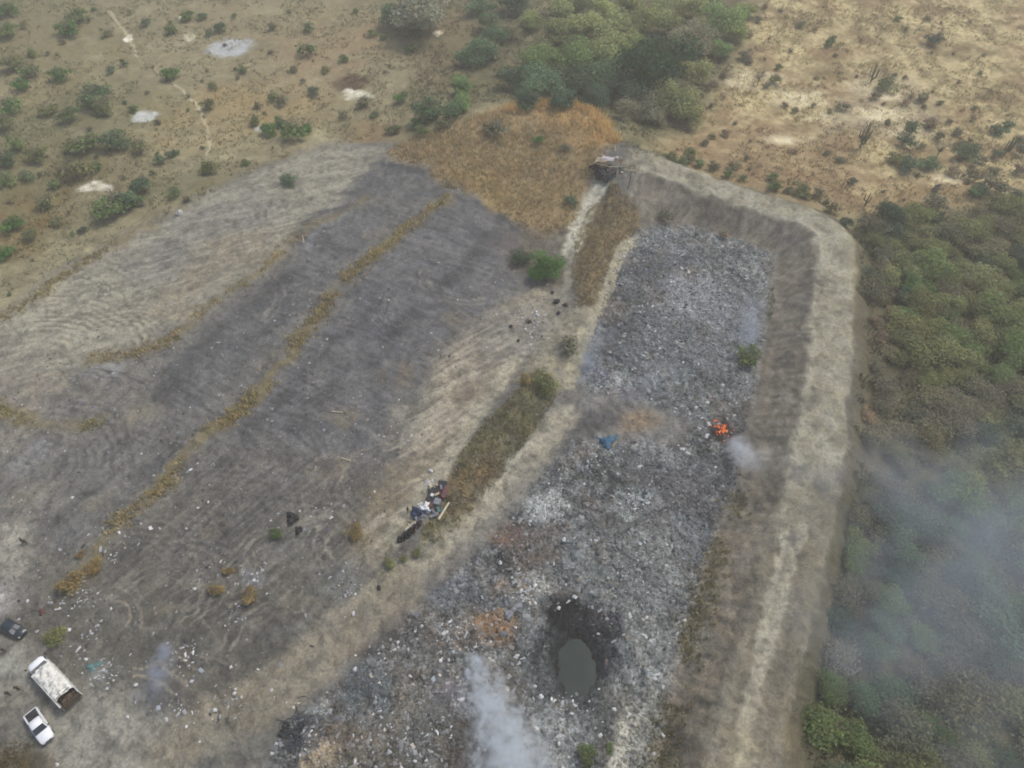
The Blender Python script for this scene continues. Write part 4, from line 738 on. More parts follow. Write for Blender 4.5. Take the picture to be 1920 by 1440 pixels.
# ------------------------------------------------------------------ mesh toolbox for the built things
def box(bm, c, s, rot=(0, 0, 0), bev=0.0, mi=0):
    g = bmesh.ops.create_cube(bm, size=1); M_ = Matrix.Translation(c) @ Euler(rot).to_matrix().to_4x4() @ Matrix.Diagonal((*s, 1))
    bmesh.ops.transform(bm, matrix=M_, verts=g['verts'])
    fs = list({f for v_ in g['verts'] for f in v_.link_faces})
    for f in fs: f.material_index = mi
    if bev:
        es = list({e for f in fs for e in f.edges}); bmesh.ops.bevel(bm, geom=es, offset=bev, segments=2, affect='EDGES', profile=.6)
def one(name, fn, m, parent, sm=False): bm = bmesh.new(); fn(bm); return link(name, bm_mesh(name, bm, m, sm), parent)
def loft(bm, secs):
    rows = [[bm.verts.new(p) for p in s_] for s_ in secs]; n = len(rows[0])
    for a, b in zip(rows[:-1], rows[1:]):
        for i in range(n): bm.faces.new((a[i], a[(i+1) % n], b[(i+1) % n], b[i]))
    bm.faces.new(rows[0][::-1]); bm.faces.new(rows[-1])
def carsec(x, hw_, z0, z1, top=1.0, rnd=.12):      # rounded cross-section at station x
    t = hw_*top; return [(x, -hw_*.94, z0), (x, -hw_, z0+rnd), (x, -hw_, z0+(z1-z0)*.55), (x, -t, z1-rnd), (x, -t+rnd*1.1, z1), (x, 0, z1+.03), (x, t-rnd*1.1, z1), (x, t, z1-rnd), (x, hw_, z0+(z1-z0)*.55), (x, hw_, z0+rnd), (x, hw_*.94, z0)]
M_WHITE = mat('white_paint', (226,228,232), .4, spec=.5, noise=.06, nscale=1.2); M_GLASS = mat('tinted_glass', (40,50,58), .15, spec=.6, noise=.1); M_BLACK = mat('black_plastic', (38,40,44), .7, noise=.15)
M_TYRE = mat('tyre_rubber', (34,34,36), .85, noise=.2); M_RIM = mat('wheel_metal', (140,142,146), .4, .6, noise=.1); M_NAVY = mat('dark_car_paint', (38,48,56), .3, spec=.55, noise=.1, nscale=1.5); M_LAMP = mat('lamp_lens', (214,214,206), .2, spec=.6); M_RED = mat('red_lens', (140,30,26), .3)
M_TARP = mat('dirty_white_tarp', (200,202,198), .7, noise=.3, nscale=1.6, bump=.5); M_CREAM = mat('cream_tarp', (214,213,206), .75, noise=.25, nscale=1.8); M_RUSTY = mat('rusty_brown', (92,78,64), .85, noise=.4, nscale=2.5); M_STEEL = mat('grey_steel', (110,112,114), .6, .4, noise=.2); M_BED = mat('bed_liner', (52,54,56), .8, noise=.3, nscale=2)
def wheel(parent, x, y, r_=.38, w=.24):
    def ty(bm):
        g = bmesh.ops.create_cone(bm, cap_ends=True, segments=20, radius1=r_, radius2=r_, depth=w); bmesh.ops.rotate(bm, verts=bm.verts, matrix=Matrix.Rotation(R(90), 3, 'X')); bmesh.ops.bevel(bm, geom=[e for e in bm.edges if abs(e.verts[0].co.y-e.verts[1].co.y) < 1e-4 and e.calc_length() < r_], offset=.04, segments=2, affect='EDGES')
        bmesh.ops.translate(bm, verts=bm.verts, vec=(x, y, r_))
    t = one('wheel', lambda bm: ty(bm), M_TYRE, parent, False)
    def rim(bm):
        bmesh.ops.create_cone(bm, cap_ends=True, segments=16, radius1=r_*.6, radius2=r_*.5, depth=.04); bmesh.ops.rotate(bm, verts=bm.verts, matrix=Matrix.Rotation(R(90 if y > 0 else -90)*-1, 3, 'X')); bmesh.ops.translate(bm, verts=bm.verts, vec=(x, y+math.copysign(w/2+.012, y), r_))
    one('rim', rim, M_RIM, t)
def place(t, front_px, rear_px):
    f, b = at(*front_px), at(*rear_px); c = (f+b)/2; t.location = (c.x, c.y, float(H(c.x, c.y))+.02); t.rotation_euler = (0, 0, math.atan2(f.y-b.y, f.x-b.x)); return (f-b).length
# white double-cab pickup, nose at +x, 5.3 m
pk = link('pickup_truck', None); L_ = place(pk, (96,1391), (63,1338)); tag(pk, 'white double cab pickup parked nose down beside the long white truck', 'pickup')
one('body', lambda bm: loft(bm, [carsec(-2.62, .84, .45, 1.0), carsec(-2.5, .9, .4, 1.05), carsec(-1.0, .92, .35, 1.08), carsec(.9, .92, .35, 1.1), carsec(1.6, .91, .36, 1.12), carsec(2.3, .86, .4, 1.05), carsec(2.6, .74, .45, .92), carsec(2.68, .6, .5, .8)]), M_WHITE, pk, True)
one('cab', lambda bm: loft(bm, [carsec(-1.0, .88, 1.0, 1.1, .96, .04), carsec(-.82, .86, 1.0, 1.72, .84), carsec(-.2, .88, 1.0, 1.8, .82), carsec(.35, .88, 1.0, 1.76, .82), carsec(1.2, .88, 1.0, 1.12, .95, .04)]), M_WHITE, pk, True)
def quadm(pts): 
    def f(bm): bm.faces.new([bm.verts.new(p) for p in pts])
    return f
one('windshield', quadm([(.5, -.68, 1.72), (1.18, -.8, 1.2), (1.18, .8, 1.2), (.5, .68, 1.72)]), M_GLASS, pk); one('rear_window', quadm([(-.86, -.6, 1.64), (-.98, -.72, 1.24), (-.98, .72, 1.24), (-.86, .6, 1.64)]), M_GLASS, pk)
for sgn in (-1, 1): one('side_window', quadm([(-.7, sgn*.86, 1.2), (.95, sgn*.9, 1.2), (.42, sgn*.78, 1.62), (-.66, sgn*.78, 1.66)]), M_GLASS, pk); one('mirror', lambda bm: box(bm, (.95, sgn*1.03, 1.22), (.14, .22, .18), bev=.03), M_BLACK, pk); one('headlight', lambda bm: box(bm, (2.5, sgn*.62, .88), (.18, .3, .14), (0, .3, -sgn*.4), .03), M_LAMP, pk); one('tail_light', lambda bm: box(bm, (-2.62, sgn*.78, .85), (.08, .12, .3), bev=.02), M_RED, pk); one('bed_rail', lambda bm: box(bm, (-1.78, sgn*.84, 1.14), (1.6, .1, .08), bev=.02), M_WHITE, pk)
one('bed_liner', lambda bm: box(bm, (-1.78, 0, 1.085), (1.45, 1.42, .03)), M_BED, pk); one('tailgate', lambda bm: box(bm, (-2.58, 0, 1.12), (.07, 1.5, .14), bev=.02), M_WHITE, pk); one('bumper', lambda bm: box(bm, (2.6, 0, .55), (.22, 1.3, .16), bev=.05), M_BLACK, pk); one('grille', lambda bm: box(bm, (2.66, 0, .76), (.05, .8, .16), bev=.01), M_BLACK, pk); one('cargo', lambda bm: (box(bm, (-1.5, .2, 1.17), (.5, .6, .14), (0, 0, .3), .04), box(bm, (-2.1, -.3, 1.15), (.4, .5, .1), (0, 0, -.2), .03)), M_BLACK, pk)
for x_ in (-1.65, 1.7):
    for y_ in (-.82, .82): wheel(pk, x_, y_)
for k_ in (pk,): k_.scale = (L_/5.3,)*3
# long white truck, cab at +x, 8.2 m
tk = link('cargo_truck', None); L_ = place(tk, (76,1246), (146,1322)); tag(tk, 'long dirty white cargo truck with ribbed lumpy cover and open rusty rear', 'truck')
one('cab', lambda bm: loft(bm, [carsec(2.55, 1.05, .6, 2.2, .92, .15), carsec(3.2, 1.08, .55, 2.35, .9, .2), carsec(3.6, 1.05, .5, 2.15, .86, .25), carsec(3.95, .98, .5, 1.5, .9, .25), carsec(4.12, .8, .55, 1.2, .9, .2)]), M_WHITE, tk, True)
one('windshield', quadm([(3.58, -.8, 2.12), (3.98, -.88, 1.5), (3.98, .88, 1.5), (3.58, .8, 2.12)]), M_GLASS, tk)
for sgn in (-1, 1): one('side_window', quadm([(2.8, sgn*1.085, 1.55), (3.55, sgn*1.08, 1.5), (3.42, sgn*1.0, 2.05), (2.82, sgn*1.0, 2.1)]), M_GLASS, tk); one('mirror', lambda bm: box(bm, (3.75, sgn*1.28, 1.6), (.08, .2, .36), bev=.03), M_BLACK, tk); one('headlight', lambda bm: box(bm, (4.08, sgn*.62, .95), (.1, .28, .16), bev=.03), M_LAMP, tk); one('chassis_rail', lambda bm: box(bm, (0, sgn*.42, .62), (7.6, .12, .2)), M_BLACK, tk)
one('roof_deck', lambda bm: box(bm, (2.42, 0, 2.0), (.5, 1.7, .5), bev=.08), M_STEEL, tk)
def cargo_side(sgn):
    def f(bm):
        box(bm, (-.95, sgn*1.12, 1.45), (6.2, .06, 1.2))
        for i in range(9): box(bm, (-3.9+i*.74, sgn*1.17, 1.45), (.08, .06, 1.26))
        box(bm, (-.95, sgn*1.17, 2.07), (6.24, .07, .08))
    return f
for sgn in (-1, 1): one('cargo_side', cargo_side(sgn), M_TARP, tk)
one('headboard', lambda bm: box(bm, (2.13, 0, 1.5), (.06, 2.2, 1.3)), M_TARP, tk); one('cargo_floor', lambda bm: box(bm, (-.95, 0, .85), (6.2, 2.2, .1)), M_RUSTY, tk); one('tailgate', lambda bm: (box(bm, (-4.08, 0, 1.35), (.06, 2.2, .9)), box(bm, (-4.12, 0, 1.82), (.08, 2.3, .08))), M_RUSTY, tk)
def cover(bm):
    nx, ny = 66, 26; rows = []
    for i in range(nx+1):
        x_ = 2.1-i/nx*5.25; row = []
        for j in range(ny+1):
            t_ = j/ny*2-1; rib = .2*abs(math.sin((x_-2.1)/.72*math.pi)) ; lump = .2*float(fbm(np.array(x_), np.array(t_*1.1), .45, 400, 2))
            row.append(bm.verts.new((x_+.05*lump, t_*1.14, 2.1+.30*(1-t_**2)*.9+rib*(1-abs(t_)**4)*.9+lump*(1-t_**6)-(.18 if abs(t_) == 1 else 0))))
        rows.append(row)
    for a, b in zip(rows[:-1], rows[1:]):
        for j in range(ny): bm.faces.new((a[j], a[j+1], b[j+1], b[j]))
one('cargo_cover', cover, M_CREAM, tk, True)
def ropes(bm):
    for i in range(6): x_ = 1.7-i*.84; tube(bm, (x_, -1.15, 2.08), (x_+.1, 0, 2.48), .02, .02, 4); tube(bm, (x_+.1, 0, 2.48), (x_, 1.15, 2.08), .02, .02, 4)
one('rope', ropes, M_BLACK, tk)
one('load', lambda bm: [box(bm, (-3.5+random.uniform(-.4, .4), random.uniform(-.8, .8), 1.25+random.uniform(0, .35)), (random.uniform(.25, .6), random.uniform(.2, .7), random.uniform(.15, .4)), (random.random(), random.random(), random.random()*3), .03) for _ in range(16)], M_RUSTY, tk)
one('rear_hoop', lambda bm: (tube(bm, (-2.9, -1.12, 2.0), (-2.9, -.8, 2.4), .04, .04), tube(bm, (-2.9, -.8, 2.4), (-2.9, .8, 2.4), .04, .04), tube(bm, (-2.9, .8, 2.4), (-2.9, 1.12, 2.0), .04, .04), tube(bm, (-4.08, -1.12, 2.0), (-4.08, 1.12, 2.0), .04, .04)), M_BLACK, tk)
one('bumper', lambda bm: box(bm, (4.12, 0, .62), (.18, 2.0, .2), bev=.05), M_STEEL, tk)
for x_ in (-2.6, -1.4, 3.2):
    for y_ in (-.95, .95): wheel(tk, x_, y_, .48, .3)
tk.scale = (L_/8.2,)*3
# dark hatchback
dc = link('parked_car', None); L_ = place(dc, (47,1192), (12,1172)); tag(dc, 'dark green black car with grey glass parked at the left edge', 'car')
one('body', lambda bm: loft(bm, [carsec(-2.1, .7, .4, .85), carsec(-1.95, .83, .32, 1.0), carsec(-.8, .88, .28, 1.02), carsec(.7, .88, .28, .98), carsec(1.5, .85, .3, .9), carsec(1.95, .74, .35, .78), carsec(2.08, .6, .4, .66)]), M_NAVY, dc, True)
one('cabin', lambda bm: loft(bm, [carsec(-1.95, .76, .9, 1.0, .95, .04), carsec(-1.5, .78, .9, 1.42, .82), carsec(-.5, .8, .9, 1.5, .82), carsec(.2, .8, .9, 1.44, .82), carsec(1.05, .8, .88, .98, .95, .04)]), M_NAVY, dc, True)
one('windshield', quadm([(.32, -.62, 1.4), (1.0, -.74, 1.03), (1.0, .74, 1.03), (.32, .62, 1.4)]), M_STEEL, dc); one('rear_window', quadm([(-1.62, -.6, 1.36), (-1.92, -.66, 1.08), (-1.92, .66, 1.08), (-1.62, .6, 1.36)]), M_GLASS, dc)
for sgn in (-1, 1): one('side_window', quadm([(-1.4, sgn*.79, 1.04), (.8, sgn*.81, 1.02), (.2, sgn*.7, 1.34), (-1.3, sgn*.7, 1.36)]), M_GLASS, dc); one('mirror', lambda bm: box(bm, (.75, sgn*.95, 1.02), (.12, .18, .12), bev=.03), M_BLACK, dc); one('headlight', lambda bm: box(bm, (1.92, sgn*.55, .72), (.2, .26, .1), (0, .3, -sgn*.4), .03), M_LAMP, dc); one('tail_light', lambda bm: box(bm, (-2.05, sgn*.62, .8), (.1, .2, .14), bev=.03), M_RED, dc)
one('bumper', lambda bm: box(bm, (2.02, 0, .45), (.14, 1.2, .14), bev=.05), M_BLACK, dc)
for x_ in (-1.3, 1.3):
    for y_ in (-.78, .78): wheel(dc, x_, y_, .31, .2)
dc.scale = (L_/4.15*1.05,)*3

# ------------------------------------------------------------------ people
M_SKIN = mat('skin', (132,98,76), .6, noise=.08); M_HAIR = mat('hair', (28,24,22), .8, noise=.2)
def person(px, py, rot, shirt, trou, label, bend=0.0, step=.12, hat=None, armf=.2):
    o = at(px, py); root = link('person', None, None, o); root.rotation_euler = (0, 0, rot); tag(root, label, 'person')
    P, E, Rr = [], [], []
    def add(p, r_, par=None):
        P.append(Vector(p)); Rr.append(r_)
        if par is not None: E.append((par, len(P)-1))
        return len(P)-1
    cb, sb = math.cos(bend), math.sin(bend)
    def up(p): x_, y_, z_ = p; z_ -= .92; return (x_*cb+z_*sb, y_, .92-x_*sb+z_*cb)
    pel = add((0, 0, .92), .15); wa = add(up((0, 0, 1.08)), .13, pel); ch = add(up((0, 0, 1.3)), .155, wa); nk = add(up((0, 0, 1.47)), .06, ch); hb = add(up((.01, 0, 1.56)), .085, nk); hd = add(up((.02, 0, 1.65)), .10, hb); ht = add(up((.01, 0, 1.71)), .08, hd); add(up((.11, 0, 1.62)), .018, hd)
    for sg in (-1, 1):
        add(up((.0, sg*.1, 1.64)), .02, hd)
        st = step*sg; h_ = add((0, sg*.09, .88), .10, pel); kn = add((st*.5+.03, sg*.11, .5), .06, h_); an = add((st, sg*.11, .09), .042, kn); add((st+.16, sg*.12, .04), .035, an)
        sh = add(up((0, sg*.18, 1.4)), .065, ch); el = add(up((-.02-st*.3, sg*.25, 1.12)), .045, sh); wr = add(up((armf-st*.5, sg*.25, .9)), .03, el); pa = add(up((armf+.04-st*.5, sg*.25, .84)), .035, wr)
        for k_, (dx_, ln) in enumerate(((-.03, .075), (-.01, .085), (.01, .08), (.03, .065))): a1 = add(up((armf+.05-st*.5+dx_, sg*.25, .79)), .011, pa); add(up((armf+.06-st*.5+dx_, sg*.235, .79-ln*.7)), .009, a1)
        add(up((armf+.09-st*.5, sg*.24, .83)), .011, pa)
    me = bpy.data.meshes.new('body'); me.from_pydata([tuple(p) for p in P], E, []); ob = bpy.data.objects.new('body', me); C.objects.link(ob)
    md = ob.modifiers.new('s', 'SKIN'); 
    for i_, r_ in enumerate(Rr): me.skin_vertices[0].data[i_].radius = (r_, r_)
    me.skin_vertices[0].data[0].use_root = True; ob.modifiers.new('u', 'SUBSURF').levels = 1
    dg = bpy.context.evaluated_depsgraph_get(); m2 = bpy.data.meshes.new_from_object(ob.evaluated_get(dg)); bpy.data.objects.remove(ob); m2.name = 'body'
    m2.materials.clear(); ms = mat('shirt', shirt, .85, noise=.15); mt = mat('trousers', trou, .85, noise=.15)
    for m_ in (M_SKIN, ms, mt, M_BLACK): m2.materials.append(m_)
    for p in m2.polygons:
        c = p.center; x_, z_ = c.x, c.z-.92; zz = .92+(x_*sb+z_*cb) if bend else c.z
        p.use_smooth = True
        if c.z < .1: p.material_index = 3
        elif abs(c.y) < .19 and c.z < .98: p.material_index = 2
        elif zz < 1.47 and (zz > 1.1 or abs(c.y) < .19): p.material_index = 1
    link('body', m2, root)
    def hair(bm): bmesh.ops.create_icosphere(bm, subdivisions=2, radius=.108, matrix=Matrix.Translation(up((-.005, 0, 1.69))) @ Matrix.Diagonal((1.05, .95, .8, 1)))
    if hat:
        def hatf(bm): bmesh.ops.create_cone(bm, cap_ends=True, segments=20, radius1=.24, radius2=.22, depth=.02, matrix=Matrix.Translation(up((0, 0, 1.73)))); bmesh.ops.create_cone(bm, cap_ends=True, segments=16, radius1=.12, radius2=.1, depth=.12, matrix=Matrix.Translation(up((0, 0, 1.79))))
        one('hat', hatf, mat('straw', hat, .9), root)
    one('hair', hair, M_HAIR, root, True)
person(11, 1222, 1.0, (48,50,54), (40,42,48), 'person in dark clothes standing just below the dark car')
person(3, 1218, -1.5, (62,64,60), (36,38,46), 'person in grey top at the left edge near the dark car')
person(21, 1304, 2.4, (52,50,48), (44,44,50), 'person in black clothes left of the white truck, nearer the pickup', step=.2)
person(38, 1294, -.8, (70,62,56), (46,46,48), 'person in brown top left of the white truck, nearer its side')
person(46, 1019, .3, (40,40,44), (34,34,40), 'person in black on the pale patch, left of a pair')
person(53, 1021, 2.9, (56,52,50), (50,50,56), 'person in dark brown on the pale patch, right of a pair', bend=.5)
person(765, 962, .9, (104,52,52), (60,48,56), 'person in dark red beside the navy and white bundle', bend=.3)
person(243, 1345, 1.8, (150,60,56), (70,66,64), 'x') if False else None

# ------------------------------------------------------------------ scrap, shelter, bags and oddments
M_P = {k: mat(k+'_scrap', v, .75, noise=.25, nscale=2.5, bump=.3) for k, v in dict(black=(42,42,46), white=(214,215,218), pale=(196,197,196), navy=(52,62,92), grey=(120,124,130), maroon=(92,60,60), wood=(196,186,160), teal=(84,124,122), orange=(214,92,50), blue=(60,96,120), tan=(156,142,118), brown=(104,84,66)).items()}
def crumple(seed, sx, sy, sz, sub=2, am=.12):
    rr = np.random.default_rng(seed)
    def f(bm):
        bmesh.ops.create_icosphere(bm, subdivisions=sub, radius=.5)
        for v_ in bm.verts:
            k_ = 1+rr.normal(0, am)+.35*(am > .2)*math.sin(3*math.atan2(v_.co.y, v_.co.x)+seed); v_.co = Vector((v_.co.x*sx*k_, v_.co.y*sy*k_, max((v_.co.z+.32)*sz*k_, -.04)))
    return f
def bag(name, px, py, s_, key, lab, cat='bag', group=None, seed=None, sx=1, sy=.75, sz=.6):
    o = at(px, py); bm = bmesh.new(); sd_ = seed or int(px*7+py); crumple(sd_, s_*sx, s_*sy, s_*sz, 2 if name == 'rubbish_bag' else 3, .12 if name in ('rubbish_bag', 'boulder') else .26)(bm)
    if name == 'rubbish_bag': tube(bm, (0, 0, s_*sz*.72), (s_*.12, .02, s_*sz*1.0), .05*s_, .12*s_, 6)
    t = link(name, bm_mesh(name, bm, M_P[key], name != 'boulder'), None, o); t.rotation_euler = (0, 0, random.random()*6); tag(t, lab, cat, group); return t
M_P['rock'] = mat('pale_rock', (204,202,194), .9, noise=.2, nscale=1.5, bump=.5)
bag('boulder', 141, 284, 2.6, 'rock', 'pale rounded boulder among green shrubs on the left grassland', 'boulder', sy=.9, sz=.75)
bag('boulder', 338, 402, 1.5, 'rock', 'small pale boulder on the bank at the border of the left grassland', 'boulder', sz=1.0)
for px, py, s_, lb in [(1007,592,1.5,'largest white bag in the rubbish left of the middle track'),(1048/1.0,1405-10,.8,'white bag at the bottom of the rubbish right of the big smoke'),(930,590,.8,'white bag at the left end of the rubbish beside the middle track'),(985,618,.9,'white bag in the lower group beside the middle track'),(995,624,.8,'white bag touching the lower group beside the middle track'),(912,652,.7,'lone white bag at the lowest end of the strewn rubbish'),(613,637,.8,'lone white bag below the golden berm grass'),(557,711,.7,'white scrap bag in the dark ash right of the long berm'),(729,563,.8,'white bag on the upper ash ground, left of two'),(858,563,.7,'white bag on the upper ash ground, right of two'),(745,813,.7,'small white bag on brown ground left of the middle track'),(391,942,.8,'white bag on the ash ground right of the olive berm grass, right of two'),(371,953,.8,'white bag on the ash ground right of the olive berm grass, left of two'),(136,934,.9,'pale bag on the ash ground at the left'),(255,1285,1.0,'bright white bag right of the long white truck'),(162,1237,.9,'white bag at the upper right of the truck'),(170,1274,.5,'small white bag just right of the truck'),(365,1105,.9,'white bag left of the golden shrub'),(145,1112,.7,'white bag on the litter heap left'),(808,884,1.3,'white sacks on the left side of the track above the scrap heap'),(938,1056,1.0,'white bag in the upper middle rubbish'),(1057,1013,1.2,'large white bag right of the pale litter patch'),(857,1176,.9,'white bag above the big smoke, left of two'),(967,1177,.9,'white bag above the big smoke, right of two'),(770,1268,.9,'white bag left of the big smoke'),(746,1205,.8,'white bag on the scorched road verge'),(1014,1307,1.2,'large white bag below the pool'),(1003,1287,.8,'small white bag at the lower left rim of the pool'),(1047,1141,1.0,'white bag at the dark hollow above the pool'),(666,1255,1.0,'pale bag at the left of the rubbish cell'),(665,1428,.9,'white bag near the bottom edge of the rubbish, left'),(778,1428,.8,'white bag near the bottom edge of the rubbish, right'),(1315,785,.9,'white bag left of the orange flames'),(1205,668,1.1,'pale bag in the middle of the upper rubbish'),(1127,726,.8,'pale bag beside the smoky patch near the track end'),(108,1434,.8,'cream bag at the lower left corner weeds'),(440,1301,.9,'pale bag on the lower ash ground below the small smoke, left'),(403,1332,1.0,'white bag on the lower ash ground below the small smoke, right'),(240,1345,.7,'pale scrap bag on the clearing right of the pickup'),(1005,1368,1.2,'white crumpled sack right of the big smoke base'),(1243,1380,.8,'pale bag at the weeds of the embankment toe'),(208,1041,.6,'small white bag right of the yellow shrub'),(562,959,.7,'white bag above the lower ash litter'),(523,990,.6,'small white bag beside the dark green lower shrub')]:
    bag('rubbish_bag', px, py, s_*.72, 'pale', lb, 'bag')
for px, py, s_, lb in [(1044,567,1.5,'black bag beside the upper middle track, upper of two'),(1047,588,1.0,'black bag beside the upper middle track, lower of two'),(1036,549,.9,'small black bag nearest the bright green tree'),(972,639,.8,'black bag at the lower end of the strewn rubbish'),(958,613,1.0,'dark bag in the strewn rubbish left of the track'),(993,604,1.0,'dark bag under the largest white bag'),(711,1103,.9,'black bag on brown ground left of the road')]:
    bag('rubbish_bag', px, py, s_, 'black', lb, 'bag')
bag('cloth_bundle', 1060, 573, 1.0, 'maroon', 'small red brown bundle right of the black bags', 'bundle'); bag('plastic_sheet', 1138, 830, 3.0, 'blue', 'crumpled blue plastic sheet in the rubbish below the grey road end', 'plastic sheet', sz=.2); bag('plastic_sheet', 958, 1140, 2.2, 'grey', 'pale blue grey sheet in the rubbish above the big smoke', 'plastic sheet', sz=.15, sy=1.2)
bag('plastic_sheet', 178, 1252, 1.8, 'teal', 'pale green plastic sheet right of the truck cab', 'plastic sheet', sz=.18); bag('cloth_bundle', 80, 1148, 1.1, 'maroon', 'dull red rag above the dark car', 'rag', sz=.3); bag('cloth_bundle', 560, 1000-5, 1.2, 'black', 'black green sheet bundle beside the dark shrub', 'bundle'); bag('plastic_sheet', 548, 972, 2.0, 'black', 'dark green sheet on the ash above the litter', 'plastic sheet', sz=.3)
for px, py, px2, py2, lb in [(640,858,658,864,'thin pale pole lying on the dark ash ground'),(622,771,642,773,'short white pole lying on the ash ground right of the berm'),(822,974,842,942,'pale wooden plank beside the scrap heap on the ridge'),(570,455,567,440,'thin pale stick standing by the ash lobe'),(985,722,1010,742,'dark fallen branch on the upper ridge grass')]:
    a, b = at(px, py, .15), at(px2, py2, .2); bm = bmesh.new(); tube(bm, a-a, b-a, .09 if 'plank' not in lb else .2, .07 if 'plank' not in lb else .17, 6)
    tag(link('plank' if 'plank' in lb else 'branch' if 'branch' in lb else 'pole', bm_mesh('pole', bm, M_P['brown' if 'branch' in lb else 'wood']), None, a), lb, 'plank' if 'plank' in lb else 'branch' if 'branch' in lb else 'pole')
# scrap heap on the ridge: separate pieces
def ang_px(a, b): p, q_ = at(*a), at(*b); return math.atan2(q_.y-p.y, q_.x-p.x)
AX = ang_px((800,1000), (840,900))
def scrapbox(name, px, py, s_, key, lab, dz=0, tilt=(0, 0), cat=None, rz=0, bev=.05):
    o = at(px, py); bm = bmesh.new(); box(bm, (0, 0, s_[2]/2), s_, bev=bev)
    for v_ in bm.verts: v_.co += Vector((random.uniform(-.05, .05), random.uniform(-.05, .05), random.uniform(-.04, .04)))*min(s_[0], 1.2)
    t = link(name, bm_mesh(name, bm, M_P[key]), None, (o.x, o.y, o.z+dz)); t.rotation_euler = (tilt[0], tilt[1], AX+rz); tag(t, lab, cat or name.replace('_', ' ')); return t
scrapbox('tarpaulin', 812, 938, (4.2,2.0,.5), 'black', 'large black tarpaulin along the left side of the scrap heap', .1, (.1,.05)); scrapbox('tarpaulin', 826, 918, (3.0,1.5,.4), 'black', 'black tarpaulin at the upper end of the scrap heap', .2, (-.1,.1)); scrapbox('tarpaulin', 820, 945, (1.2,1.0,.5), 'grey', 'blue grey tarpaulin in the middle of the scrap heap', .45, (.1,.1))
scrapbox('mattress', 834, 926, (2.2,.8,.25), 'maroon', 'dull maroon mattress at the right side of the scrap heap', .5, (.3,0)); scrapbox('crate', 811, 934, (.5,.5,.5), 'white', 'white crate on top of the black tarpaulin', .65); scrapbox('crate', 819, 914, (.5,.5,.4), 'tan', 'tan crate at the upper end of the scrap heap', .6); scrapbox('crate', 828, 918, (.9,.3,.3), 'grey', 'narrow grey crate beside the tan one', .6, rz=.5)
scrapbox('crate', 810, 950, (.9,.8,.5), 'maroon', 'dull purple crate at the lower end of the scrap heap', .2); scrapbox('board', 822, 957, (1.1,.4,.1), 'teal', 'grey green board at the lower right of the scrap heap', .4, rz=.6)
bag('tarp_bundle', 797, 956, 1.9, 'white', 'white plastic bundle right of the navy one below the scrap heap', 'bundle', sz=.7); bag('tarp_bundle', 782, 964, 2.0, 'navy', 'navy blue bundle left of the white one below the scrap heap', 'bundle', sz=.6); bag('tarp_bundle', 793, 968, 1.1, 'grey', 'small grey bundle in front of the white and navy ones', 'bundle'); bag('tarp_bundle', 788, 949, .9, 'white', 'small white bundle above the navy one', 'bundle')
def tyre(px, py, lab, tilt=0, dz=0):
    o = at(px, py); bm = bmesh.new(); n, m_ = 18, 8; V = [[bm.verts.new(((.42+.16*math.cos(6.283*j/m_))*math.cos(6.283*i/n), (.42+.16*math.cos(6.283*j/m_))*math.sin(6.283*i/n), .14+.14*math.sin(6.283*j/m_))) for j in range(m_)] for i in range(n)]
    for i in range(n):
        for j in range(m_): bm.faces.new((V[i][j], V[(i+1) % n][j], V[(i+1) % n][(j+1) % m_], V[i][(j+1) % m_]))
    t = link('tyre', bm_mesh('tyre', bm, M_TYRE, True), None, (o.x, o.y, o.z+dz)); t.rotation_euler = (tilt, 0, AX); tag(t, lab, 'tyre', 'old tyres in a row below the scrap heap')
for i in range(12): tyre(748+i*3.6+random.uniform(-1, 1), 1014-i*2.9+random.uniform(-2, 2), 'old black tyre in the row below the navy bundle', random.uniform(.7, 1.2), .15)
for i in range(7): tyre(545+random.uniform(-18, 30), 1372+random.uniform(-26, 30), 'old black tyre lying in the dark heap near the bottom edge', random.uniform(-.3, .3)); 
for o in list(C.objects):
    if o.name.startswith('tyre') and 'bottom edge' in o.get('label', ''): o['group'] = 'old tyres in the dark heap near the bottom edge'
_r = random.Random(31); _ks = [('black', 'black'), ('brown', 'brown'), ('grey', 'grey'), ('wood', 'pale'), ('maroon', 'dull red'), ('teal', 'grey green'), ('navy', 'dark blue')]
for (cx_, cy_, sx_, sy_, n_, wh) in ((818, 934, 14, 26, 26, 'in the scrap heap on the ridge'), (1140, 326, 24, 12, 24, 'strewn about the makeshift shelter'), (775, 985, 14, 16, 12, 'lying by the tyre row')):
    for i in range(n_):
        k_, w_ = _r.choice(_ks); o = at(cx_+_r.gauss(0, sx_*.5), cy_+_r.gauss(0, sy_*.5)); bm = bmesh.new(); ln_ = _r.uniform(.4, 1.5)
        box(bm, (0, 0, .2), (ln_, _r.uniform(.12, .5), _r.uniform(.06, .35)), (_r.uniform(-.4, .4), _r.uniform(-.5, .5), 0), .02)
        for v_ in bm.verts: v_.co += Vector((_r.uniform(-.07, .07), _r.uniform(-.07, .07), _r.uniform(-.04, .06)))
        t = link('scrap_piece', bm_mesh('scrap_piece', bm, M_P[k_]), None, (o.x, o.y, o.z+_r.uniform(0, .35))); t.rotation_euler = (0, 0, _r.uniform(0, 6.28)); tag(t, f'small {w_} piece of scrap {wh}', 'scrap', f'{w_} scrap pieces {wh}')
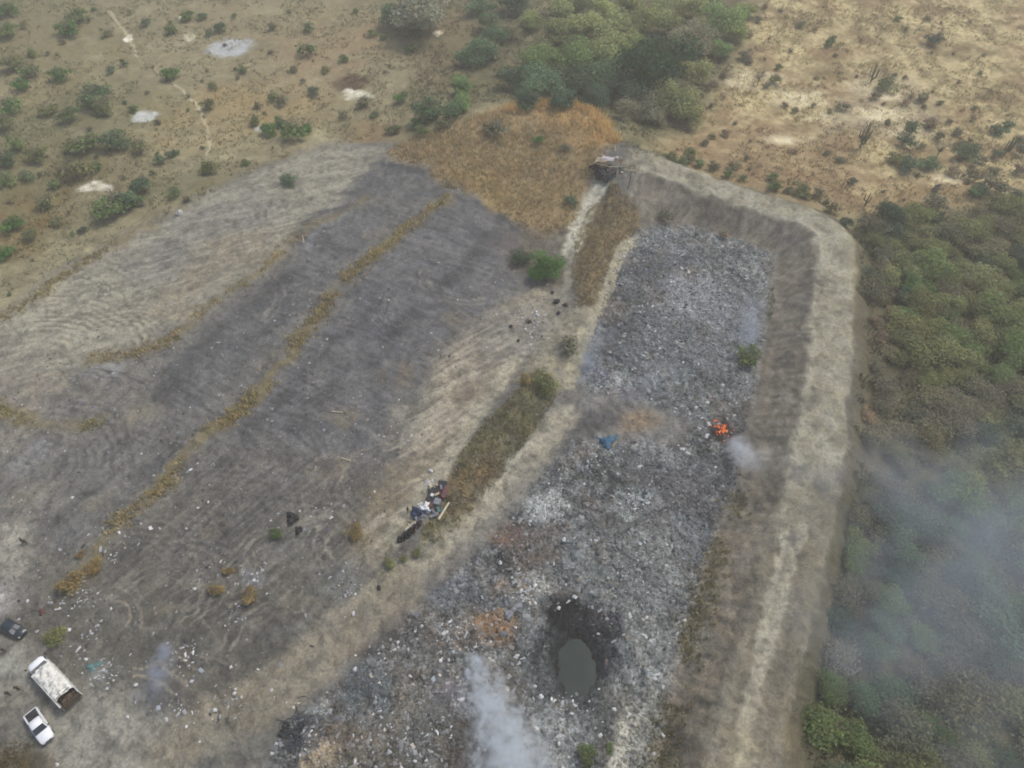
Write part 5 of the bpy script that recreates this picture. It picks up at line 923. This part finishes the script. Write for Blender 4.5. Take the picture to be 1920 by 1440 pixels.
# heap of dark hoses / tubing strips at the bottom
def strips_heap():
    o = at(558, 1378); rr = random.Random(4); bm = bmesh.new()
    for i in range(70):
        a = rr.uniform(0, 6.28); d = rr.gauss(0, 1.5); p = Vector((math.cos(a)*d, math.sin(a)*d*1.4, .1+rr.random()*.3)); th = rr.uniform(0, 6.28)
        for k_ in range(3):
            th += rr.uniform(-.9, .9); e = p+Vector((math.cos(th)*.6, math.sin(th)*.6, rr.uniform(-.1, .15))); tube(bm, p, e, .06, .05, 5); p = e
    tag(link('hose_heap', bm_mesh('hose_heap', bm, mat('hose_rubber', (66,70,76), .7, noise=.4, nscale=1.5)), None, o), 'tangled heap of dark grey hoses among rubbish near the bottom edge', 'hoses', kind='stuff')
strips_heap()
# makeshift shelter where the embankment ends
def shelter():
    o = at(1138, 322); t = link('makeshift_shelter', None, None, o); tag(t, 'makeshift shelter of pale sheets on poles where the embankment ends', 'shelter'); t.scale = (1.15, 1.15, 1.2)
    t.rotation_euler = (0, 0, -.35)
    for x_, y_, h_ in ((-2.6, -.9, 2.0), (.5, -1.8, 2.3), (2.8, -.6, 2.1), (-2.3, 1.7, 1.9), (2.5, 2.0, 2.2)): one('post', lambda bm: tube(bm, (x_, y_, -.3), (x_+.05, y_, h_), .09, .07), M_P['brown'], t)
    def sheet(x0, x1, y0, y1, z0, z1, sd_):
        def f(bm):
            n = 10; V = [[bm.verts.new((x0+(x1-x0)*i/n, y0+(y1-y0)*j/n, z0+(z1-z0)*i/n+.22*float(fbm(np.array(i*.31), np.array(j*.31), 1, sd_, 2))-.25*math.sin(math.pi*j/n)*0)) for j in range(n+1)] for i in range(n+1)]
            for i in range(n):
                for j in range(n): bm.faces.new((V[i][j], V[i+1][j], V[i+1][j+1], V[i][j+1]))
        return f
    one('roof_sheet', sheet(-2.9, -.2, -.3, 2.1, 1.8, 2.45, 1), M_P['tan'], t); one('side_sheet', lambda bm: box(bm, (-2.4, .4, .9), (.1, 2.6, 1.5), (0, .3, .2)), M_P['black'], t); one('floor_sheet', lambda bm: box(bm, (-.3, -.4, .08), (4.8, 2.6, .12), (0, 0, .2), .05), M_P['black'], t); one('roof_sheet', sheet(-1.8, 1.0, .4, 2.0, 2.3, 2.5, 2), mat('pinkish_sheet', (186,178,178), .8, noise=.25, nscale=1.5), t); one('roof_sheet', sheet(1.4, 2.9, .6, 1.9, 2.2, 2.3, 3), M_P['brown'], t)
    one('side_sheet', lambda bm: (box(bm, (-1.6, -1.5, .55), (1.6, .08, 1.0), (.6, .15, -.3))), M_P['black'], t); one('side_sheet', lambda bm: box(bm, (1.5, -1.3, .7), (.9, .08, 1.0), (.5, -.2, .4)), M_P['grey'], t)
    one('roof_pole', lambda bm: (tube(bm, (-3.1, -.9, 2.05), (.7, -1.8, 2.35), .06, .05), tube(bm, (.7, -1.8, 2.35), (3.0, -.6, 2.2), .06, .05)), M_P['wood'], t)
shelter()
bag('tarp_bundle', 1127, 326, 1.5, 'navy', 'navy blue bundle in the shade of the makeshift shelter', 'bundle'); bag('tarp_bundle', 1112, 316, 1.6, 'black', 'dark bundle at the left side of the makeshift shelter', 'bundle'); bag('tarp_bundle', 1144, 332, 1.2, 'grey', 'grey bundle in front of the makeshift shelter', 'bundle'); bag('crate', 1156, 298, .9, 'white', 'pale yellow white box beside the shelter roof', 'box'); bag('water_container', 1164, 316, .8, 'teal', 'pale green container right of the shelter', 'container')
bag('tarp_bundle', 1121, 336, 1.5, 'black', 'black bundle below the left side of the makeshift shelter', 'bundle')
bag('tarp_bundle', 1150, 326, 1.5, 'maroon', 'maroon bundle at the right front of the makeshift shelter', 'bundle')
bag('tarp_bundle', 1136, 341, 1.5, 'black', 'black bundle lowest in front of the makeshift shelter', 'bundle')
bm = bmesh.new(); o = at(1180, 318); rr = random.Random(9)
for i in range(9): p = Vector((-1.6+i*.45, rr.uniform(-.2, .2)-i*.12, 0)); tube(bm, p-Vector((0, 0, .3)), p+Vector((rr.uniform(-.3, .3), rr.uniform(-.3, .3), rr.uniform(.9, 1.9))), .07, .05, 5)
for k_ in range(4): tube(bm, (-1.8, rr.uniform(-.2, .2), .5+k_*.3), (2.2, -1.1, .6+k_*.28), .05, .05, 5)
tag(link('stick_fence', bm_mesh('stick_fence', bm, M_P['brown']), None, o), 'crooked fence of brown sticks right of the makeshift shelter', 'fence')
a = at(1178, 352); bm = bmesh.new(); tube(bm, (0, 0, -.2), (.3, .4, 4.2), .13, .08, 6); tube(bm, (.1, .2, 2.2), (.9, .1, 3.2), .05, .03, 5); tag(link('wooden_post', bm_mesh('wooden_post', bm, M_P['brown']), None, a), 'leaning dark wooden post below the stick fence', 'post')

# ------------------------------------------------------------------ flames
def flames():
    o = at(1354, 806); m = bpy.data.materials.new('flame'); t_, N, L = nt(m); ou = N.new('ShaderNodeOutputMaterial'); e = N.new('ShaderNodeEmission'); n_ = N.new('ShaderNodeTexNoise'); n_.inputs['Scale'].default_value = 2.2; cr_ = N.new('ShaderNodeValToRGB')
    cr_.color_ramp.elements[0].position = .38; cr_.color_ramp.elements[0].color = (.50, .07, .025, 1); cr_.color_ramp.elements[1].position = .62; cr_.color_ramp.elements[1].color = (.85, .26, .10, 1)
    tc = N.new('ShaderNodeTexCoord'); L.new(tc.outputs['Object'], n_.inputs['Vector']); L.new(n_.outputs['Fac'], cr_.inputs[0]); L.new(cr_.outputs[0], e.inputs['Color']); e.inputs['Strength'].default_value = 1.0; L.new(e.outputs[0], ou.inputs[0])
    root = link('fire', None, None, o); tag(root, 'small bright orange fire burning in the rubbish beside the slope', 'fire'); rr = random.Random(3)
    for i in range(64):
        a = rr.uniform(0, 6.28); d = abs(rr.gauss(0, 1.15)); x_, y_ = math.cos(a)*d*1.0, math.sin(a)*d; h_ = rr.uniform(.3, 1.0)*(1.3-d*.4); h_ = max(h_, .2)
        def tongue(bm):
            prev = None; seg = 7; lx, ly = rr.uniform(-.2, .2), rr.uniform(-.25, .1); w = rr.uniform(.06, .17); rings = []
            for k_ in range(6):
                t = k_/5; rad = w*(1-t)**.7*(1+.5*math.sin(t*3.1))+.004; rings.append([bm.verts.new((x_+lx*t*t+rad*math.cos(6.283*j/seg)+.05*math.sin(t*6+i), y_+ly*t*t+rad*math.sin(6.283*j/seg), h_*t)) for j in range(seg)])
            for A, B in zip(rings[:-1], rings[1:]):
                for j in range(seg): bm.faces.new((A[j], A[(j+1) % seg], B[(j+1) % seg], B[j]))
        one('flame', tongue, m, root, True)
flames()

# ------------------------------------------------------------------ smoke
def smoke(name, start, end, z0, z1, r0, r1, dens, colr, lab, fade=(.08, .6), noise=.35, nsc=.35, squash=1.0, aniso=0.2, wide=1.0, absn=None):
    # a widening plume along local +x; density falls to zero well inside the domain
    A = at(*start); A.z += z0; B = at(*end); B.z += z1; dv = B-A; Ln = dv.length
    bm = bmesh.new(); rings = []; seg = 16; NS = 10
    for k_ in range(NS+1):
        t = k_/NS; x_ = -r0*.8+(Ln+r0*.8)*t; rad = (r0+(r1-r0)*max(x_, 0)/Ln)*1.12
        if k_ == 0: rad *= .3
        rings.append([bm.verts.new((x_, rad*wide*math.cos(6.283*j/seg), rad*squash*math.sin(6.283*j/seg))) for j in range(seg)])
    for a_, b_ in zip(rings[:-1], rings[1:]):
        for j in range(seg): bm.faces.new((a_[j], a_[(j+1) % seg], b_[(j+1) % seg], b_[j]))
    bm.faces.new(rings[0][::-1]); bm.faces.new(rings[-1])
    m = bpy.data.materials.new(name); t_, N, L = nt(m); ou = N.new('ShaderNodeOutputMaterial'); pv = N.new('ShaderNodeVolumePrincipled'); L.new(pv.outputs[0], ou.inputs['Volume'])
    pv.inputs['Color'].default_value = (*colr, 1); pv.inputs['Anisotropy'].default_value = aniso
    if 'Blackbody Intensity' in pv.inputs: pv.inputs['Blackbody Intensity'].default_value = 0
    def M_(op, a, b=None):
        q_ = N.new('ShaderNodeMath'); q_.operation = op
        for i, v_ in enumerate((a, b)):
            if v_ is None: continue
            if isinstance(v_, (int, float)): q_.inputs[i].default_value = v_
            else: L.new(v_, q_.inputs[i])
        return q_.outputs[0]
    tc = N.new('ShaderNodeTexCoord'); sx_ = N.new('ShaderNodeSeparateXYZ'); L.new(tc.outputs['Object'], sx_.inputs[0])
    n_ = N.new('ShaderNodeTexNoise'); n_.inputs['Scale'].default_value = nsc; n_.inputs['Detail'].default_value = 4; n_.inputs['Roughness'].default_value = .6; n_.inputs['Distortion'].default_value = .6; L.new(tc.outputs['Object'], n_.inputs['Vector'])
    tt = M_('DIVIDE', sx_.outputs[0], Ln); R_ = M_('ADD', M_('MULTIPLY', M_('MAXIMUM', tt, 0.0), r1-r0), r0)
    yy_ = M_('DIVIDE', M_('DIVIDE', sx_.outputs[1], R_), wide); zz_ = M_('DIVIDE', M_('DIVIDE', sx_.outputs[2], R_), squash)
    rad = M_('SQRT', M_('ADD', M_('MULTIPLY', yy_, yy_), M_('MULTIPLY', zz_, zz_)))
    rad = M_('ADD', rad, M_('MULTIPLY', M_('SUBTRACT', n_.outputs['Fac'], .45), noise*4))
    def MR(src, a0, a1, b0, b1): r_ = N.new('ShaderNodeMapRange'); r_.interpolation_type = 'SMOOTHSTEP'; r_.inputs[1].default_value = a0; r_.inputs[2].default_value = a1; r_.inputs[3].default_value = b0; r_.inputs[4].default_value = b1; L.new(src, r_.inputs[0]); return r_.outputs[0]
    d1 = M_('POWER', MR(rad, -.35, 1.0, 1, 0), 1.6); d2 = MR(tt, -.03, fade[0], 0, 1); d3 = MR(tt, fade[1], 1.0, 1, 0)
    conc = M_('DIVIDE', r0*1.6, M_('ADD', R_, r0*.6))
    L.new(M_('MULTIPLY', M_('MULTIPLY', M_('MULTIPLY', d1, d2), M_('MULTIPLY', d3, conc)), dens), pv.inputs['Density'])
    t = link(name, bm_mesh(name, bm, m), None, A); t.rotation_euler = dv.to_track_quat('X', 'Z').to_euler(); tag(t, lab, 'smoke'); return t
def smoke_bank(px, rx, ry, rz, zc, dens, colr, lab, nsc):   # lens-shaped, fading to nothing inside its hull
    o = at(*px); o.z += zc; bm = bmesh.new(); bmesh.ops.create_icosphere(bm, subdivisions=3, radius=1, matrix=Matrix.Diagonal((rx*1.15, ry*1.15, rz*1.15, 1)))
    m = bpy.data.materials.new('smoke_bank'); t_, N, L = nt(m); ou = N.new('ShaderNodeOutputMaterial'); pv = N.new('ShaderNodeVolumePrincipled'); L.new(pv.outputs[0], ou.inputs['Volume']); pv.inputs['Color'].default_value = (*colr, 1)
    tc = N.new('ShaderNodeTexCoord'); mp = N.new('ShaderNodeMapping'); mp.inputs['Scale'].default_value = (1/rx, 1/ry, 1/rz); L.new(tc.outputs['Object'], mp.inputs['Vector']); ln = N.new('ShaderNodeVectorMath'); ln.operation = 'LENGTH'; L.new(mp.outputs[0], ln.inputs[0])
    n_ = N.new('ShaderNodeTexNoise'); n_.inputs['Scale'].default_value = nsc; n_.inputs['Detail'].default_value = 5; n_.inputs['Roughness'].default_value = .6; n_.inputs['Distortion'].default_value = 1.0; L.new(tc.outputs['Object'], n_.inputs['Vector'])
    a = N.new('ShaderNodeMapRange'); a.inputs[1].default_value = .35; a.inputs[2].default_value = .65; a.inputs[3].default_value = -.35; a.inputs[4].default_value = .35; L.new(n_.outputs['Fac'], a.inputs[0])
    ad = N.new('ShaderNodeMath'); L.new(ln.outputs['Value'], ad.inputs[0]); L.new(a.outputs[0], ad.inputs[1]); r_ = N.new('ShaderNodeMapRange'); r_.interpolation_type = 'SMOOTHSTEP'; r_.inputs[1].default_value = -.35; r_.inputs[2].default_value = 1.0; r_.inputs[3].default_value = dens; r_.inputs[4].default_value = 0; L.new(ad.outputs[0], r_.inputs[0]); L.new(r_.outputs[0], pv.inputs['Density'])
    tag(link('smoke_bank', bm_mesh('smoke_bank', bm, m), None, o), lab, 'smoke')
BL = (.62, .70, .82)
smoke('smoke_plume', (886,1238), (972,1490), .8, 8, 1.9, 7.5, 7.0, (.90,.95,1.0), 'dense white blue smoke plume rising at the bottom centre', (.02, .9), .85, .6)
smoke('smoke_plume', (1368,832), (1420,905), .6, 4, 2.3, 5.5, 1.8, (.88,.92,.98), 'small white puff of smoke just below the orange fire', (.02, .2), .5, .5)
smoke('smoke_plume', (1440,880), (1700,1010), 1.5, 9, 4.5, 14, .16, (.62,.68,.80), 'thin bluish drift of smoke crossing the embankment from the fire', (.1, .5), .5, .12, squash=.5)
smoke_bank((1830,1120), 36, 36, 8, 10, .060, (.62,.70,.80), 'broad blue grey smoke bank hanging over the wood', .05)
smoke_bank((1680,1180), 22, 24, 6, 8, .036, (.60,.70,.80), 'thinner blue smoke at the near edge of the wood', .09)
smoke('smoke_plume', (312,1210), (298,1350), .5, 4, 2.0, 5.0, 1.1, (.72,.78,.92), 'thin violet blue smoke over the lower ash ground', (.05, .3), .5, .45)
smoke('smoke_wisp', (1095,700), (1130,620), .8, 4, 3, 6, .3, BL, 'faint blue wisp beside the pale track end in the upper rubbish', (.2, .4), .3, .3)
smoke('smoke_wisp', (1395,690), (1410,570), .8, 5, 3, 6, .4, BL, 'faint blue wisp over the green shrub at the rubbish edge', (.2, .5), .3, .3)
smoke('smoke_wisp', (850,1270), (820,1340), .6, 2.5, 2.2, 4.5, .4, (.84,.76,.8), 'faint grey wisp left of the big white plume', (.2, .5), .35, .4)

def haze():
    bm = bmesh.new(); box(bm, (0, 180, 48), (900, 520, 104)); m = bpy.data.materials.new('thin_haze'); t_, N, L = nt(m); ou = N.new('ShaderNodeOutputMaterial'); v_ = N.new('ShaderNodeVolumeScatter'); v_.inputs['Color'].default_value = (.98,.97,.90,1); v_.inputs['Density'].default_value = .0007; v_.inputs['Anisotropy'].default_value = .2; L.new(v_.outputs[0], ou.inputs['Volume'])
    tag(link('haze', bm_mesh('haze', bm, m)), 'thin smoky haze hanging over the whole site', 'haze', kind='stuff')
haze()
smoke('smoke_wisp', (1150,760), (1290,700), .5, 3, 3, 7, .25, BL, 'thin grey blue haze over the smooth patch in the middle of the rubbish', (.2, .5), .5, .3)
# ------------------------------------------------------------------ light, camera
w = bpy.data.worlds.new('World'); S.world = w; w.use_nodes = True; N = w.node_tree.nodes; N.clear(); L = w.node_tree.links
SUN_EL, SUN_AZ = 58, 60      # azimuth clockwise from +y (right and slightly beyond)
sky = N.new('ShaderNodeTexSky'); sky.sky_type = 'NISHITA'; sky.sun_disc = False; sky.sun_elevation = R(SUN_EL); sky.sun_rotation = R(SUN_AZ); sky.air_density = 1.0; sky.dust_density = 4.0; sky.ozone_density = 1.0
bg = N.new('ShaderNodeBackground'); bg.inputs[1].default_value = .15; wo = N.new('ShaderNodeOutputWorld'); L.new(sky.outputs[0], bg.inputs[0]); L.new(bg.outputs[0], wo.inputs[0])
sl_ = bpy.data.lights.new('sun', 'SUN'); sl_.energy = 1.95; sl_.angle = R(12); sl_.color = (1, .97, .86); so_ = link('sun', sl_)
dv = Vector((math.sin(R(SUN_AZ))*math.cos(R(SUN_EL)), math.cos(R(SUN_AZ))*math.cos(R(SUN_EL)), math.sin(R(SUN_EL)))); so_.rotation_euler = dv.to_track_quat('Z', 'Y').to_euler()
cam = bpy.data.cameras.new('camera'); cam.sensor_width = 36; cam.lens = 36*F/1920; cam.clip_end = 12000; cam.clip_start = 1
co = link('camera', cam); co.location = (0, 0, CAMZ); co.rotation_euler = (R(90)-PITCH, 0, 0); S.camera = co
S.view_settings.view_transform = 'Standard'; S.view_settings.look = 'None'; S.view_settings.exposure = 0
S.cycles.volume_bounces = 3; S.cycles.transparent_max_bounces = 6; S.cycles.volume_step_rate = 4.0; S.cycles.volume_max_steps = 32; S.cycles.max_bounces = 4; S.cycles.filter_width = 1.8
